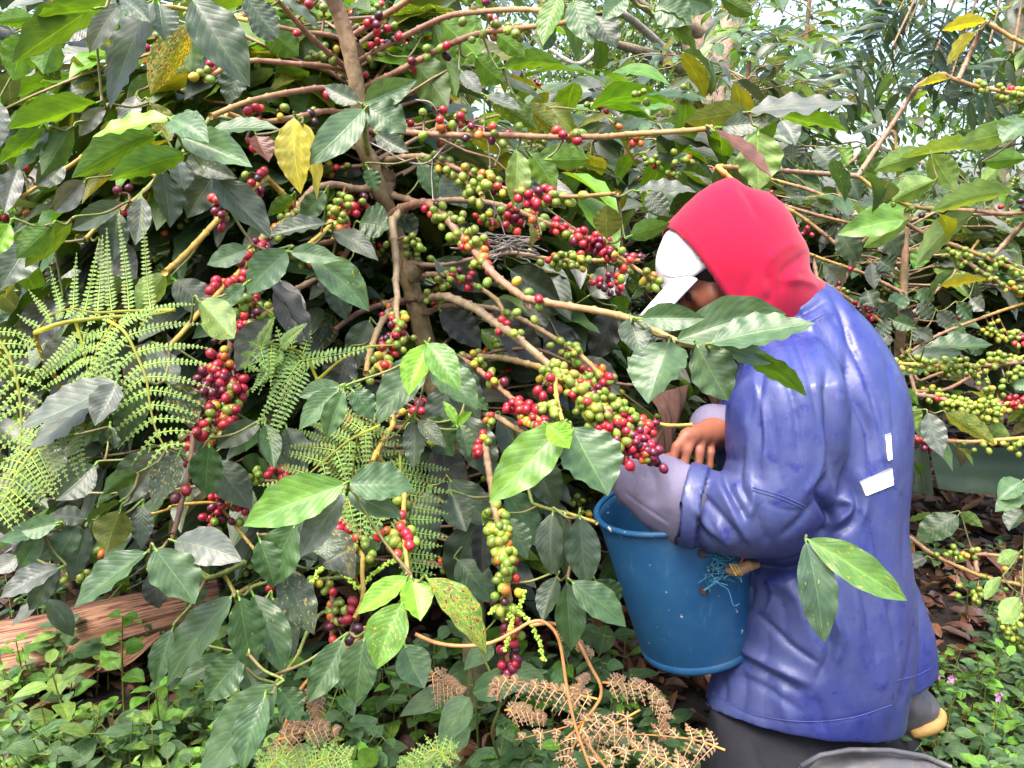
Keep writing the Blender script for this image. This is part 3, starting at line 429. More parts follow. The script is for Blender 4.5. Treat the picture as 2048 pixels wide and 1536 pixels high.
# leaves: crop, base, tip, width, tone, spottiness, depth
LVS = '''A 1130,0 1460,510 270 d .3 1.02;A 900,10 640,640 180 d 0 1.0;A 930,20 970,240 170 d 0 1.06;A 700,20 520,310 120 s 0 1.0;A 640,-20 90,380 180 v 0 .95;A 560,50 215,120 80 y 0 .93;A 520,150 320,220 110 s 0 1.05;A 200,100 -20,150 110 y 0 1.1;A 170,200 70,470 180 y .2 1.15;A 330,210 270,440 180 y 0 1.12;A 700,-20 880,130 150 d 0 .98;A 1440,-20 1615,235 160 d .1 1.1;A 1640,0 1870,180 60 d 0 1.2;A 1140,150 900,570 170 o 1 1.25;A 1100,170 1130,420 140 v .4 1.28;A 1180,160 1350,350 120 o .7 1.25;A 1540,150 1745,330 200 y 0 1.35;A 1400,380 1350,620 150 d .1 1.22;A 570,600 20,745 110 y .1 1.1
A 1000,690 540,810 90 l 0 .97;A 1000,700 1215,845 180 M 0 .94;A 920,790 400,1015 200 y .2 1.0;A 1090,900 650,1075 170 y 0 .98;A 1060,800 1480,970 190 M .1 .96;A 1230,765 1630,765 90 m 0 .98;A 1080,930 1400,1025 130 d .5 1.0;A 240,740 0,960 110 y 0 1.1;A 290,760 75,1000 90 m 0 1.12;A 430,740 225,1010 150 v .2 1.14;A 620,630 465,800 90 s .1 1.15;A 1720,690 1740,1135 190 Y .45 1.12;A 1770,720 1850,1175 80 Y .2 1.16;A 1500,790 1570,950 130 r .2 1.2;A 1040,930 1075,1120 140 s .2 1.12;A 950,1000 985,1330 170 d .1 1.1;A 730,1190 415,1330 120 d .1 1.12;A 830,1150 790,1435 120 s .2 1.13;A 700,1250 650,1520 150 d .3 1.15
A 1260,1040 1565,1410 200 d .2 1.0;A 310,1310 90,1510 150 y 0 1.0;A 420,1290 130,1560 120 v .1 1.02;A 60,1310 -60,1500 140 l 0 .98;A 0,600 -20,900 150 s 0 1.2;A 110,980 20,1250 120 s 0 1.3;A 940,430 760,620 120 v .2 1.3;A 800,560 740,800 110 s .3 1.24;A 870,600 990,830 140 o .8 1.22;A 700,700 620,880 110 o .5 1.24;A 380,960 200,1080 130 d 0 1.3;A 500,1060 300,1230 130 s 0 1.25
B 670,600 975,465 150 M .2 1.2;B 690,630 905,790 200 M .1 1.18;B 670,640 330,975 180 M .15 1.15;B 640,600 430,510 110 d 0 1.22;B 740,780 930,890 120 d 0 1.35;B 990,950 1080,1170 110 m 0 1.3;B 690,980 735,1120 100 m 0 1.3;B 1240,420 1360,550 90 s .1 1.3;B 1320,330 1490,480 170 y .3 1.35;B 1480,400 1830,370 110 y .2 1.3;B 1400,580 1690,745 160 v .6 1.25;B 1600,620 1840,770 130 o .6 1.3;B 1690,900 1990,950 120 y .1 1.2;B 1560,880 1560,1215 150 P .3 1.22;B 1640,900 1800,1110 150 y .1 1.2;B 1420,180 1610,350 120 y .2 1.3;B 1380,560 1590,650 70 s .1 1.2;B 1060,130 1220,560 150 v .4 1.45;B 1180,100 1370,190 130 y .1 1.4;B 640,1300 820,1330 220 m .3 1.4;B 0,80 150,240 130 d 0 1.15;B 450,1310 90,1390 100 d .2 1.15
B 480,1360 755,1520 110 d .3 1.2;B 440,1120 300,1290 120 m 0 1.25;B 250,1140 110,1270 90 y 0 1.3;B 1640,1090 1560,1230 100 m .1 1.3;B 1690,1370 1640,1390 130 o .7 1.3;B 870,1260 970,1390 120 d 0 1.5;B 1770,100 1720,300 130 v .2 1.1
D 1610,140 1385,395 190 M .05 1.03;D 1390,130 1155,220 120 M .1 1.05;D 1620,150 1905,185 110 M .05 1.02;E 60,180 385,485 190 M .5 1.05;D 1480,310 1745,660 110 k .1 1.1;D 1110,420 1320,620 190 P .6 1.0;D 1370,330 1210,455 90 M 0 1.0;D 660,880 115,1140 170 s 0 .9;D 600,900 155,1225 150 s .1 .92;D 650,880 540,1125 150 s 0 .88;D 780,880 700,1220 170 m .1 .95;D 940,890 1070,1135 200 d .8 .97;D 860,680 950,920 150 s .4 1.02;D 420,630 250,810 130 s 0 1.1;D 920,270 760,480 150 P .4 1.02
D 1460,1105 1205,1250 120 d .3 1.1;D 1480,1110 1530,1360 110 m .1 1.08;D 1600,1130 1685,1400 140 d .2 1.1;D 1170,1225 1160,1520 170 m .1 1.05;D 1000,1280 840,1560 160 d .7 1.0;D 940,1240 770,1500 140 s .2 1.03;D 780,1380 560,1500 90 v .1 1.0;D 620,1130 640,1250 100 d 0 1.2
E 230,895 0,975 110 M .2 1.0;E 220,915 -10,1140 130 M .1 .98;E 245,920 165,1195 120 M 0 .96;E 290,920 415,1085 140 m .4 .99;E 715,665 620,955 160 l 0 1.0;E 710,665 912,915 160 L 0 .99;E 700,700 455,1130 200 m .2 1.08;E 740,770 972,1045 190 m .5 1.1;E 870,1110 800,985 55 l .1 1.05;E 875,1112 965,1050 50 l 0 1.05;E 640,1080 630,1365 120 d .3 1.1;E 660,1090 825,1235 90 d .6 1.08;E 690,1080 860,1290 180 m .1 1.2;E 890,1110 955,1295 90 m .1 1.18;E 960,950 1050,1040 70 m 0 1.2
P 695,967 828,985 78 M .1 .85;P 695,985 803,1038 50 M 0 .87;P 690,967 490,1062 92 L .1 .82;P 590,1050 540,1175 85 m .15 .95;P 690,985 600,1115 55 s 0 .84;P 660,1070 655,1120 60 d .3 .98;P 640,1130 690,1100 70 s .5 1.0
P 1128,846 985,1012 88 L 0 .95;P 1145,855 1208,995 118 M .1 .97;P 1095,850 1138,898 52 l 0 .93
H 450,1150 888,1128 175 M .15 .92;H 690,1302 1450,1150 285 M .15 .95;H 930,1320 1640,1180 215 M .1 .9;H 930,1325 1370,1420 150 M 0 .93;H 640,1310 525,1735 370 M .1 .92;H 830,1330 1060,1705 300 M .05 .93;H 380,1148 430,1400 200 d .1 .94;H 1110,1390 1560,1690 120 y .1 .95;H 560,1190 600,1290 190 s 0 1.0
C 860,485 580,505 110 o .4 .98;C 860,485 1312,432 95 s .1 .93;C 950,485 1285,572 66 y .1 .95;C 740,550 955,545 100 d 0 .98;C 900,570 900,822 185 P .15 .92;C 700,560 965,765 34 r .3 .9;C 100,0 180,195 120 M 0 1.05;C 190,60 275,215 130 d .05 1.05;C 460,20 605,115 140 M 0 1.0;C 540,-10 700,45 110 M 0 1.0;C 440,50 630,245 70 v .1 1.0;C 730,-20 885,55 90 v .1 1.0;C 40,-20 -20,200 100 y .1 1.1;C 330,-10 230,90 90 M 0 1.0;C 246,1030 238,885 120 o .3 1.15;C 345,1020 520,955 90 y .1 1.15;C 375,825 635,835 42 s .1 1.15;C 420,830 515,935 90 d .3 1.2;C 0,690 170,700 90 y .2 1.15
F 840,300 425,605 150 M .1 .93;F 890,280 1095,610 245 M .2 .9;F 1000,235 1385,355 200 s .25 .94;F 820,30 800,280 120 d .3 1.05;F 340,140 -10,250 90 M .05 .95;F 250,190 130,405 110 M 0 .97;F 330,130 120,170 130 M 0 .93;F 430,140 330,375 150 m 0 1.0;F 500,140 420,470 120 d .1 1.02;F 490,110 280,90 110 s 0 1.0;F 350,375 150,620 130 d .1 1.0;F 340,390 0,560 120 s 0 .97;F 100,320 -40,420 110 s 0 1.0;F 690,60 620,300 190 o .3 1.0;F 700,0 500,130 50 v .1 .96;F 1540,540 1500,700 100 d 0 1.2
F 1330,550 975,1090 210 m .3 .93;F 1370,555 1475,970 210 m .35 .9;F 1450,540 1600,1020 190 m .45 .95;F 1620,390 1800,770 190 d .6 .98;F 1490,230 1555,505 200 m .25 .95;F 1650,240 1845,350 110 d .2 1.0;F 1590,1060 1110,1560 270 m .25 .83;F 1520,1120 1410,1560 180 m .1 .82;F 1400,900 1175,1145 200 m .15 .9;F 1310,890 1040,1050 120 m .1 1.0;F 990,740 885,1065 120 m .05 1.0;F 1600,1080 1730,1260 150 m .1 .95;F 1130,420 1100,610 150 m .1 1.1;F 1400,950 1480,1130 130 m .1 1.0;F 1560,560 1700,900 150 d .4 1.05;F 860,420 920,620 150 k 0 1.0
G 615,440 338,668 130 l .05 .85;G 640,450 705,690 175 l 0 .84;G 730,450 1085,860 190 L 1 .83;G 585,590 440,970 220 L .65 .84;G 600,830 715,1080 190 M .35 .9;G 370,790 295,1160 200 m .15 .88;G 250,800 45,1160 170 m .1 .9;G 1450,75 1420,430 150 d 0 1.05;G 1520,85 1485,440 130 d 0 1.07;G 1605,95 1630,500 185 d 0 1.03;G 1470,440 1400,700 130 d 0 1.1;G 1530,470 1540,865 170 m 0 1.06;G 1560,470 1855,745 180 m .2 1.02;G 1050,130 1060,420 170 k 0 1.25;G 870,-30 960,180 180 d 0 1.15;G 0,80 100,350 130 d .3 1.0;G 130,170 330,440 180 s .7 1.05;G 1180,100 1300,340 140 m 0 1.3;G 1690,460 1820,620 160 m .1 1.08
P 880,700 950,850 70 d .1 1.35;P 905,760 860,900 66 d 0 1.38;P 930,830 985,960 70 d .1 1.3;P 880,880 915,1020 74 k 0 1.4;P 900,960 975,1060 66 d .1 1.3;P 955,1040 905,1170 70 d 0 1.32;P 860,980 850,1110 60 d .2 1.3;P 915,1120 985,1210 64 m .1 1.3;P 1000,830 1060,960 66 d 0 1.4;P 1060,900 1110,1020 66 d .1 1.4;P 1010,980 1090,1090 66 m 0 1.35;P 660,540 700,640 56 d 0 1.4;P 700,520 640,600 60 k 0 1.45;P 540,640 470,740 60 s .1 1.15;P 560,560 610,690 56 k .1 1.3;P 700,700 660,800 66 k 0 1.4;P 740,640 700,740 56 d 0 1.42;P 870,520 960,590 60 d 0 1.5;P 880,620 960,700 60 k 0 1.5;P 960,610 1060,650 56 d 0 1.5;P 1000,640 1080,740 64 k 0 1.5;P 1100,640 1160,760 70 k 0 1.55;P 1150,720 1240,790 66 s .1 1.5;P 1180,800 1260,870 60 d 0 1.55;P 1020,540 1120,600 60 d 0 1.5;P 1180,590 1260,540 60 s 0 1.55;P 1230,620 1180,720 60 k 0 1.6;P 860,340 930,420 60 d 0 1.5;P 640,150 600,250 70 y .1 1.45;P 820,120 900,210 74 v .2 1.45;P 880,40 960,130 74 y .1 1.4;P 560,40 640,140 66 v 0 1.45;P 440,330 380,440 66 d .1 1.2;P 350,560 430,640 66 d 0 1.2;P 200,480 270,560 66 s 0 1.15;P 60,480 10,580 70 d 0 1.15;P 120,600 60,700 70 k 0 1.2;P 300,900 240,1010 70 d .1 1.15;P 190,930 110,1000 66 d 0 1.15;P 340,700 250,760 70 s .1 1.15;P 60,880 120,980 66 k 0 1.2;P 430,920 500,1020 66 d .1 1.2;P 520,860 590,960 62 d .1 1.2;P 760,1040 700,1130 60 m .1 1.15'''
# foreground sprays that have no traced branch of their own get a twig back into the tree
hero = []
for line in LVS.replace('\n', ';').split(';'):
    r, a, b, wd, tn, sp, d = line.split(); s = RG[r][2]
    u0, v0 = Z(r, *map(float, a.split(','))); u1, v1 = Z(r, *map(float, b.split(',')))
    hero.append((u0, v0, u1, v1, float(wd)/s, tn, float(sp), float(d)))
def place_leaf(mb, u0, v0, u1, v1, wp, tn, spot, d, nx=8, ny=18, mat=0):
    L = math.hypot(u1-u0, v1-v0); dt = d+random.uniform(-.03, .02)*1.0
    p0 = W(u0, v0, d); p1 = W(u1, v1, dt); wr = max(wp, 0.40*L); rho = math.acos(min(1, wp/wr))
    if rho < 0.3: rho = 0.3
    wr = 1.1*wp/math.cos(rho)
    ax = nz(p1-p0); view = nz(C0-(p0+p1)/2); side = nz(np.cross(ax, view)); vv = np.cross(side, ax)
    if side[2] < 0: side = -side
    back = tn in 'yvoYP'
    if back and abs(side[2]) < 0.35 and tn != 'v': back = random.random() < 0.5
    n = vv*(-1 if back else 1)*math.cos(rho)+side*math.sin(rho)
    dr = random.uniform(.03, .10)*(-1 if ax[2] > -0.3 and not back else 1)
    leaves(mb, p0, p1, n, wr*d/FPX, tone(tn, 1, .08, spot)[0], droop=random.uniform(-.02, .08), fold=random.uniform(.08, .26), wave=random.uniform(.035, .075), nx=nx, ny=ny, twist=random.uniform(-.35, .35), waves=random.uniform(3.5, 6), pa=.85, pb=1.05)
    return p0, p1
petioles = []
order = sorted(range(len(hero)), key=lambda i: -abs((hero[i][2]-hero[i][0])**2+(hero[i][3]-hero[i][1])**2))
big = set(order[:98]); rest = MB(); tw = MB()
for i, hh in enumerate(hero):
    u0, v0, u1, v1, wp, tn, spot, d = hh; mbl = MB()
    target = mbl if i in big else rest
    p0, p1 = place_leaf(target, *hh)
    ax = nz(p1-p0); petioles.append((p0, ax))
    # midrib ridge
    tube(target, [p0-ax*.006, p0+ax*0.004], [.0016, .0013], 5, (TONE['L'][0], TONE['L'][1], TONE['L'][2], 0))
    if i in big: mbl.build('leaf', M['leaf'], main)
FOL = rest
def join_twigs(tw, pts, pets):
    """grow fine twigs: every leaf base joins the nearest wood or the nearest base already joined"""
    have = [p for p in pts]; todo = list(range(len(pets))); best = []
    H_ = np.array(have); D = {i: (float(np.min(np.linalg.norm(H_-pets[i][0], axis=1))), H_[int(np.argmin(np.linalg.norm(H_-pets[i][0], axis=1)))]) for i in todo}
    while todo:
        i = min(todo, key=lambda k: D[k][0]); todo.remove(i); dist, q = D[i]; p0, ax = pets[i]
        if dist > .003:
            back = p0-ax*min(.008, dist*.2); away = nz(p0-C0)*min(.12*dist, .03)
            P = spline([q, q*.55+back*.45+away+[0, 0, -.006], back+away*.2, p0], 4); tube(tw, P, [.0022, .0017, .0012], 5, np.array([DB, GB, GB]))
            new = P[2:]
        else: new = [p0]
        for k in todo:
            for n_ in new:
                d = float(np.linalg.norm(pets[k][0]-n_))
                if d < D[k][0]: D[k] = (d, n_)
join_twigs(tw, ALLP, petioles)
for i, mt in enumerate(twx.v): pass
tag(tw.build('twigs', M['twig'], main), kind='stuff')
if twx.n: tag(twx.build('stalks', M['twig'], main), kind='stuff')

# ------------------------------------------------------------------ leafy sprays grown by rule (the parts of the trees no one could trace)
class Spray:
    def __init__(s): s.a = []; s.tw = []; s.ber = []
    def leaf(s, p0, p1, n, w_, c): s.a.append(np.concatenate([p0, p1, n, [w_], c]))
PERS = np.array([(1275, 350), (1640, 350), (1900, 720), (1960, 1536), (1170, 1536), (1170, 900), (1230, 560)], float)
def in_poly(u, v, poly):
    u = np.asarray(u, float); v = np.asarray(v, float); r = np.zeros(u.shape, bool); n = len(poly)
    for i in range(n):
        x1, y1 = poly[i]; x2, y2 = poly[(i+1) % n]
        c = ((y1 > v) != (y2 > v)); xx = (x2-x1)*(v-y1)/((y2-y1) if y2 != y1 else 1e-9)+x1; r ^= c & (u < xx)
    return r
def coffee_branch(sp, base, az, L, rise, droop, tones, leaf_l=0.135, spot=.15, start=.12, ber=None, node=0.055, lw=.42):
    d = np.array([math.sin(az), math.cos(az), 0]); k = 12; t = np.linspace(0, 1, k)
    wob = rng.normal(0, .018, (k, 3)).cumsum(0)*L
    P = base+d*(t*L)[:, None]+np.array([0, 0, 1])*(rise*t*L-droop*t*t*L)[:, None]+wob
    sp.tw.append((P, .0036*min(1.3, L+.3), .0015))
    n = int(L/node); T = nz(np.gradient(P, axis=0))
    for j in range(n):
        f = start+(1-start)*(j+.5)/n if j < n-1 else 1.0
        q = np.array([np.interp(f, t, P[:, i]) for i in range(3)]); tg = nz(np.array([np.interp(f, t, T[:, i]) for i in range(3)]))
        sd = nz(np.cross(tg, [0, 0, 1])); up = np.cross(sd, tg)
        if ber and f < .85 and rng.random() < ber[0]: sp.ber.append((q, tg, int(rng.integers(4, 10)), ber[1]))
        for sgn in (-1, 1):
            if rng.random() < .08+(.3 if f < .35 else 0): continue
            out = nz(sd*sgn*rng.uniform(.6, 1.1)+tg*rng.uniform(.3, .9)+up*rng.uniform(-.5, .35)+np.array([0, 0, -rng.uniform(.0, .6)]))
            l = leaf_l*rng.uniform(.65, 1.25)*(1 if f < .95 else .75)
            nn = nz(up+rng.normal(0, .35, 3)+np.array([0, -.25, .3]))
            tn = tones[int(rng.integers(len(tones)))] if f < .93 else random.choice(tones+'Ly')
            sp.leaf(q+out*.008, q+out*(l+.008), nn, l*lw*rng.uniform(.85, 1.15), tone(tn, 1, .2, spot*rng.uniform(0, 3) if rng.random() < .35 else 0)[0])
def flush(sp, parent, rule, nx=4, ny=8, mat='leaf', name='foliage', twname='branches', split=0, extra=None, droop=.06):
    A = np.array(sp.a); c = (A[:, :3]+A[:, 3:6])/2; ok = np.ones(len(A), bool)
    for pt in (A[:, :3], c, A[:, 3:6]):
        u, v, d = proj(pt); ok &= rule(u, v, d)
    A = A[ok]; mb = extra if extra is not None else MB()
    leaves(mb, A[:, :3], A[:, 3:6], A[:, 6:9], A[:, 9], A[:, 10:14], droop=rng.uniform(-.02, .14, len(A)), fold=rng.uniform(.05, .25, len(A)), wave=rng.uniform(.03, .07, len(A)), nx=nx, ny=ny, twist=rng.uniform(-.4, .4, len(A)), pa=.85, pb=1.05)
    mb.build(name, M[mat], parent)
    tb = MB()
    for P, r0, r1 in sp.tw:
        u, v, d = proj(P); good = rule(u, v, d+.02)
        k = len(P) if good.all() else int(np.argmin(good))
        if k >= 3: tube(tb, P[:k], [r0, r1], 5, np.array([BK, RB, GB]), nodes=0)
    if tb.n: tag(tb.build(twname, M['twig'], parent), kind='stuff')
    if sp.ber:
        bb = MB()
        for q, tg, n, mx in sp.ber:
            u, v, d = proj(q)
            if rule(u, v, d-.02).all(): cluster(bb, q, tg, n, mx)
        if bb.n: tag(bb.build('cherries', M['cherry'], parent), kind='stuff')
def rule_main(u, v, d):
    near = (d < 1.52) & ~((u < 700) & (d > 1.28) & (v < 1150)) & ~((v < 330) & (u < 1000) & (d > 1.45))
    trunk = (d < 1.66) & (u > 740) & (u < 960) & (v > 380)
    gap = (u > 860) & (u < 1330) & (v < 340) & (d > 1.4) & (np.modf(np.abs(np.sin(np.floor(d*40)*12.9898)*43758.5))[0] < .6)
    return ~near & ~trunk & ~gap & (v > -50) & (u > -160) & ~(in_poly(u, v, PERS) & (d < 1.85)) & (d > .9) & ~((v > 1180) & (d < 2.0))
sp = Spray(); TK = [W(690, 0, 1.38), W(720, 220, 1.45), W(765, 380, 1.5), W(815, 560, 1.55), W(860, 720, 1.62), W(920, 950, 1.7), W(940, 1150, 1.75)]
for i in range(250):
    f = rng.uniform(0, len(TK)-1.001); k = int(f); b = TK[k]+(TK[k+1]-TK[k])*(f-k)
    az = rng.uniform(-2.0, 2.0)
    tn = 'vvydmyo' if b[2] > 1.15 else ('ddvmds' if b[2] > .8 else 'sdddmv')  # backlit tones high up, darker ones below: light painted in by height
    coffee_branch(sp, b, az, rng.uniform(.45, 1.1), rng.uniform(.2, .75), rng.uniform(.4, 1.0), tn, leaf_l=.14, spot=.25, start=.05, ber=(.12, 'M'))
flush(sp, main, rule_main, extra=FOL)

def shrub(loc, h, label, tones, nb=70, leaf_l=.135, reach=.8, ber=None, rule=None, spot=.2, nx=3, ny=6, mat='farleaf', lean=(0, 0), cat='coffee tree', name='coffee_tree', group=None, az=None, zlo=.12, tr=.018, col=None):
    t = empty(name, loc, label, cat, group); sp = Spray(); loc = np.array(loc, float)
    st = spline([loc, loc+[lean[0]*.4+.03, lean[1]*.4, h*.4], loc+[lean[0]*.7-.02, lean[1]*.7, h*.72], loc+[lean[0], lean[1], h]], 6)
    mb = MB(); tube(mb, st, [tr*1.25, tr, tr*.75, tr*.4], 9, np.array([(.15, .13, .06, 0), BK2, BK, RB]) if col is None else col, rough=.05); mb.build('trunk', M['bark'], t)
    for i in range(nb):
        f = rng.uniform(zlo, 1); q = st[min(int(f*(len(st)-1)), len(st)-1)]
        a = rng.uniform(0, 6.283) if az is None else rng.uniform(*az)
        coffee_branch(sp, q, a, reach*rng.uniform(.5, 1.15)*(1.1-.45*f), rng.uniform(.25, .8), rng.uniform(.3, .9), tones, leaf_l=leaf_l, spot=spot, ber=ber)
    flush(sp, t, rule or rule_bg, nx=nx, ny=ny, mat=mat); return t
def rule_bg(u, v, d):
    return (v > -90) & (u > -300) & (u < 2350) & (d > 1.75) & ~((u > 700) & (d < 1.9)) & ~(in_poly(u, v, PERS) & (d < 1.95))
def rule_r(u, v, d):
    litter = (v > 960) & (u > 1700) & (d < 3.4)
    return (d > 2.05) & ~litter & (v > -90) & (u < 2400)
shrub((-1.35, 2.25, 0), 2.1, 'coffee tree behind the arching fern at the left edge, half hidden by it', 'dddmvks', 80, reach=.85, ber=(.05, 'M'))
shrub((-.55, 2.75, 0), 2.3, 'dark coffee tree directly behind the picked tree, left of its stem', 'sddmdv', 100, reach=.9, ber=(.05, 'r'))
shrub((.38, 2.7, 0), 1.45, 'low dark coffee tree behind the picked tree, right of its stem', 'sdddmM', 110, reach=.85, ber=(.04, 'r'))
shrub((-1.9, 3.6, 0), 2.5, 'sunlit coffee tree far back at the upper left', 'ymvMys', 70, reach=1.0)
shrub((-.6, 4.2, 0), 2.6, 'yellow-green coffee tree far back behind the top of the picked tree', 'yyvmLY', 60, reach=1.0)
shrub((.95, 3.4, 0), 1.75, 'grey-green glossy coffee tree behind the red hood', 'dsmsMM', 120, reach=.85, leaf_l=.12, rule=rule_r)
shrub((1.5, 4.3, 0), 2.6, 'tall leafy coffee tree below the mossy forked trunk', 'mMMsyM', 95, reach=1.0, leaf_l=.13, rule=rule_r)

# right-hand tree with green cherries, traced
rt = empty('coffee_tree', W(1790, 1030, 2.9)*[1, 1, 0], 'coffee tree with crowded green cherries at the right edge, behind the blue jacket', 'coffee tree')
mb = MB()
tube(mb, spline(path([('K', '810,-260 800,0 792,200 785,400 760,640 770,900 800,1200 770,1400 720,1600 700,1750')], [2.35, 2.4, 2.6, 2.85]), 5), [.009, .011, .013, .016, .02, .03, .033], 10, np.array([RB, BK, BK2, (.13, .13, .05, 0), (.12, .12, .05, 0)]), rough=.07)
mb.build('trunk', M['bark'], rt)
TRK2 = spline(path([('K', '810,-260 800,0 792,200 785,400 760,640 770,900 800,1200 770,1400 720,1600 700,1750')], [2.35, 2.4, 2.6, 2.85]), 5)
RBR = [('K', '640,680 740,695 880,705 1000,712 1130,712 1300,708 1440,695 1600,680', 1.9), ('K', '790,880 960,900 1040,920 1130,950 1300,960 1450,940 1560,930', 1.85), ('K', '720,1180 850,1180 1000,1170 1180,1180 1400,1165 1560,1150', 1.8), ('K', '1060,0 1200,90 1310,160 1430,230 1560,290', 2.0), ('K', '800,420 900,340 1060,180 1150,80 1250,-60', 2.4), ('K', '800,650 930,560 1100,480 1260,420 1400,370 1560,320', 2.3),
 ('K', '790,640 900,590 1000,560', 2.4), ('K', '200,20 330,70 450,110 560,150 700,220 780,260', 2.3), ('K', '260,180 380,250 480,320 600,400 700,480', 2.2), ('K', '880,810 1000,760 1150,720', 2.4), ('K', '860,870 1040,860 1200,780 1300,740 1560,640', 2.25),
 ('C', '1000,885 1120,920 1280,960 1450,985', 2.3), ('C', '980,880 1060,920 1150,985 1240,1060 1320,1134', 2.2), ('C', '1330,760 1440,840 1560,890 1700,905 1850,912 1960,925 2100,910', 1.9), ('C', '1500,940 1620,1010 1800,1080 1900,1120 2050,1180', 2.0), ('C', '1590,370 1680,320 1740,340 1840,372 1960,395 2100,420', 1.95), ('C', '1880,90 1990,160 2080,200', 1.9), ('C', '940,770 1050,800 1120,820 1260,880', 2.5), ('L', '620,120 800,235 900,310 1070,390 1200,440 1427,490 1500,510', 1.95), ('L', '1140,305 1300,320 1450,330', 2.0),
 ('C', '1220,640 1250,850 1270,1000 1290,1134', 2.5), ('C', '1490,560 1500,700', 2.6), ('C', '1250,870 1270,760 1240,700', 2.6), ('C', '720,720 800,790 830,820', 1.5)]
rpts = []; LK2 = link_up({i: spline([W(*q, d) for q in tr(r, s)], 4) for i, (r, s, d) in enumerate(RBR)}, TRK2)
for i, (r, s, d) in enumerate(RBR):
    P = LK2[i][0]
    mb = MB(); tube(mb, P, [.0062, .0045], 6, np.array([BK, RB, YB]), nodes=.045, rough=.04); o = mb.build('branch', M['twig'], rt); rpts.append((P, o, MB()))
RCL = '''K 720,660 9 G;K 760,720 9 G;K 800,650 9 G;K 830,680 9 G;K 790,740 8 G;K 900,660 9 G;K 950,690 8 G;K 900,730 7 g;K 1000,690 6 G;K 1060,670 8 G;K 1110,670 9 G;K 1060,750 9 g;K 1090,720 7 G;K 1190,670 8 G;K 1200,740 9 G;K 1230,750 7 G;K 1260,720 5 g;K 1320,680 8 G;K 1370,650 8 G;K 1460,650 9 g;K 1490,690 9 g;K 1500,740 8 g;K 1480,770 6 g;K 740,690 6 g
K 880,860 8 g;K 930,850 7 g;K 960,900 5 g;K 1010,880 4 o;K 975,945 1 r;K 1080,920 9 G;K 1100,900 8 G;K 1090,960 9 G;K 1140,950 9 G;K 1180,970 9 G;K 1180,920 8 G;K 1230,960 10 G;K 1240,990 9 G;K 1280,930 9 G;K 1300,980 10 G;K 1330,920 9 G;K 1350,970 10 G;K 1340,1010 8 G;K 1390,940 9 G;K 1390,1000 8 G;K 1300,1020 7 G;K 1460,910 6 r;K 1450,960 6 s;K 1500,920 8 r;K 1500,980 7 G;K 1530,890 6 s
K 770,1130 5 r;K 800,1150 4 s;K 760,1190 6 G;K 810,1180 6 g;K 760,1220 4 g;K 890,1130 5 p;K 910,1160 6 p;K 900,1190 6 p;K 960,1190 4 p;K 1070,1205 1 g;K 1190,1180 2 g;K 1280,1200 3 g;K 1300,1220 4 g;K 1480,1190 8 G;K 1510,1220 7 G;K 1520,1180 5 G
K 1120,20 7 G;K 1160,60 8 G;K 1200,60 6 G;K 1290,100 8 G;K 1250,140 4 G;K 1370,60 8 g;K 1380,170 6 G;K 1480,110 9 g;K 1500,150 6 g;K 1450,230 7 G;K 1500,220 5 o;K 1490,260 6 G;K 1350,460 9 g;K 1330,490 8 g;K 1380,520 8 g;K 1430,520 8 G;K 1470,540 9 G;K 1500,550 6 s;K 400,220 8 r;K 420,250 5 g;K 560,360 9 p;K 600,390 8 p;K 500,350 6 d;K 490,110 2 r;K 1140,420 2 s;K 1320,810 6 g;K 1380,860 8 g;K 1410,780 3 g
C 1190,860 4 r;C 1240,920 6 p;C 1060,990 5 d;C 1110,1000 5 r;C 1450,830 6 G;C 1480,850 4 g;C 1790,1090 8 G;C 1740,1110 6 G;C 1830,1110 6 G;C 1950,1115 7 G;C 1570,890 4 g;C 1660,920 4 k;C 1860,360 5 G;C 1890,365 6 G;C 1960,370 4 s;C 1960,400 6 G;C 2010,390 7 o;C 2020,430 7 G;C 1700,990 2 r;C 1900,810 2 g;C 2000,880 4 p
L 960,305 4 g;L 1040,290 7 g;L 1070,300 7 g;L 1120,300 6 g;L 1160,520 7 g;L 1150,550 6 g;L 1040,500 2 g;L 1250,480 2 g;L 1300,515 3 g;L 1400,290 2 g;L 1400,420 3 g;L 1340,720 9 G;L 1370,740 10 G;L 1380,690 9 G;L 1330,760 8 G;L 1390,780 9 G;L 1420,640 7 G;L 1410,600 4 o;L 1420,740 9 G;L 1390,810 6 G'''
RP = [(P, *proj(P)) for P, _, _ in rpts]
for line in RCL.replace('\n', ';').split(';'):
    r, xy, n, mx = line.split(); u, v = Z(r, *map(float, xy.split(',')))
    bi = min(range(len(RP)), key=lambda i: float(np.min((RP[i][1]-u)**2+(RP[i][2]-v)**2))); k = int(np.argmin((RP[bi][1]-u)**2+(RP[bi][2]-v)**2)); p = RP[bi][0][k]
    c = W(u, v, RP[bi][3][k]-.004); dd = np.linalg.norm(c-p)
    if dd < .02: c = c*.6+p*.4
    else: tube(rpts[bi][2], spline([p, (c+p)/2+[0, .01, .005], c], 3), [.003, .002], 5, DB)
    T = nz(rpts[bi][0][min(k+1, len(RP[bi][0])-1)]-rpts[bi][0][max(k-1, 0)]); cluster(rpts[bi][2], c, T, max(1, round(int(n)*.7)), mx)
for P, o, mbx in rpts:
    if mbx.n: tag(mbx.build('cherries', M['cherry'], o), kind='stuff')
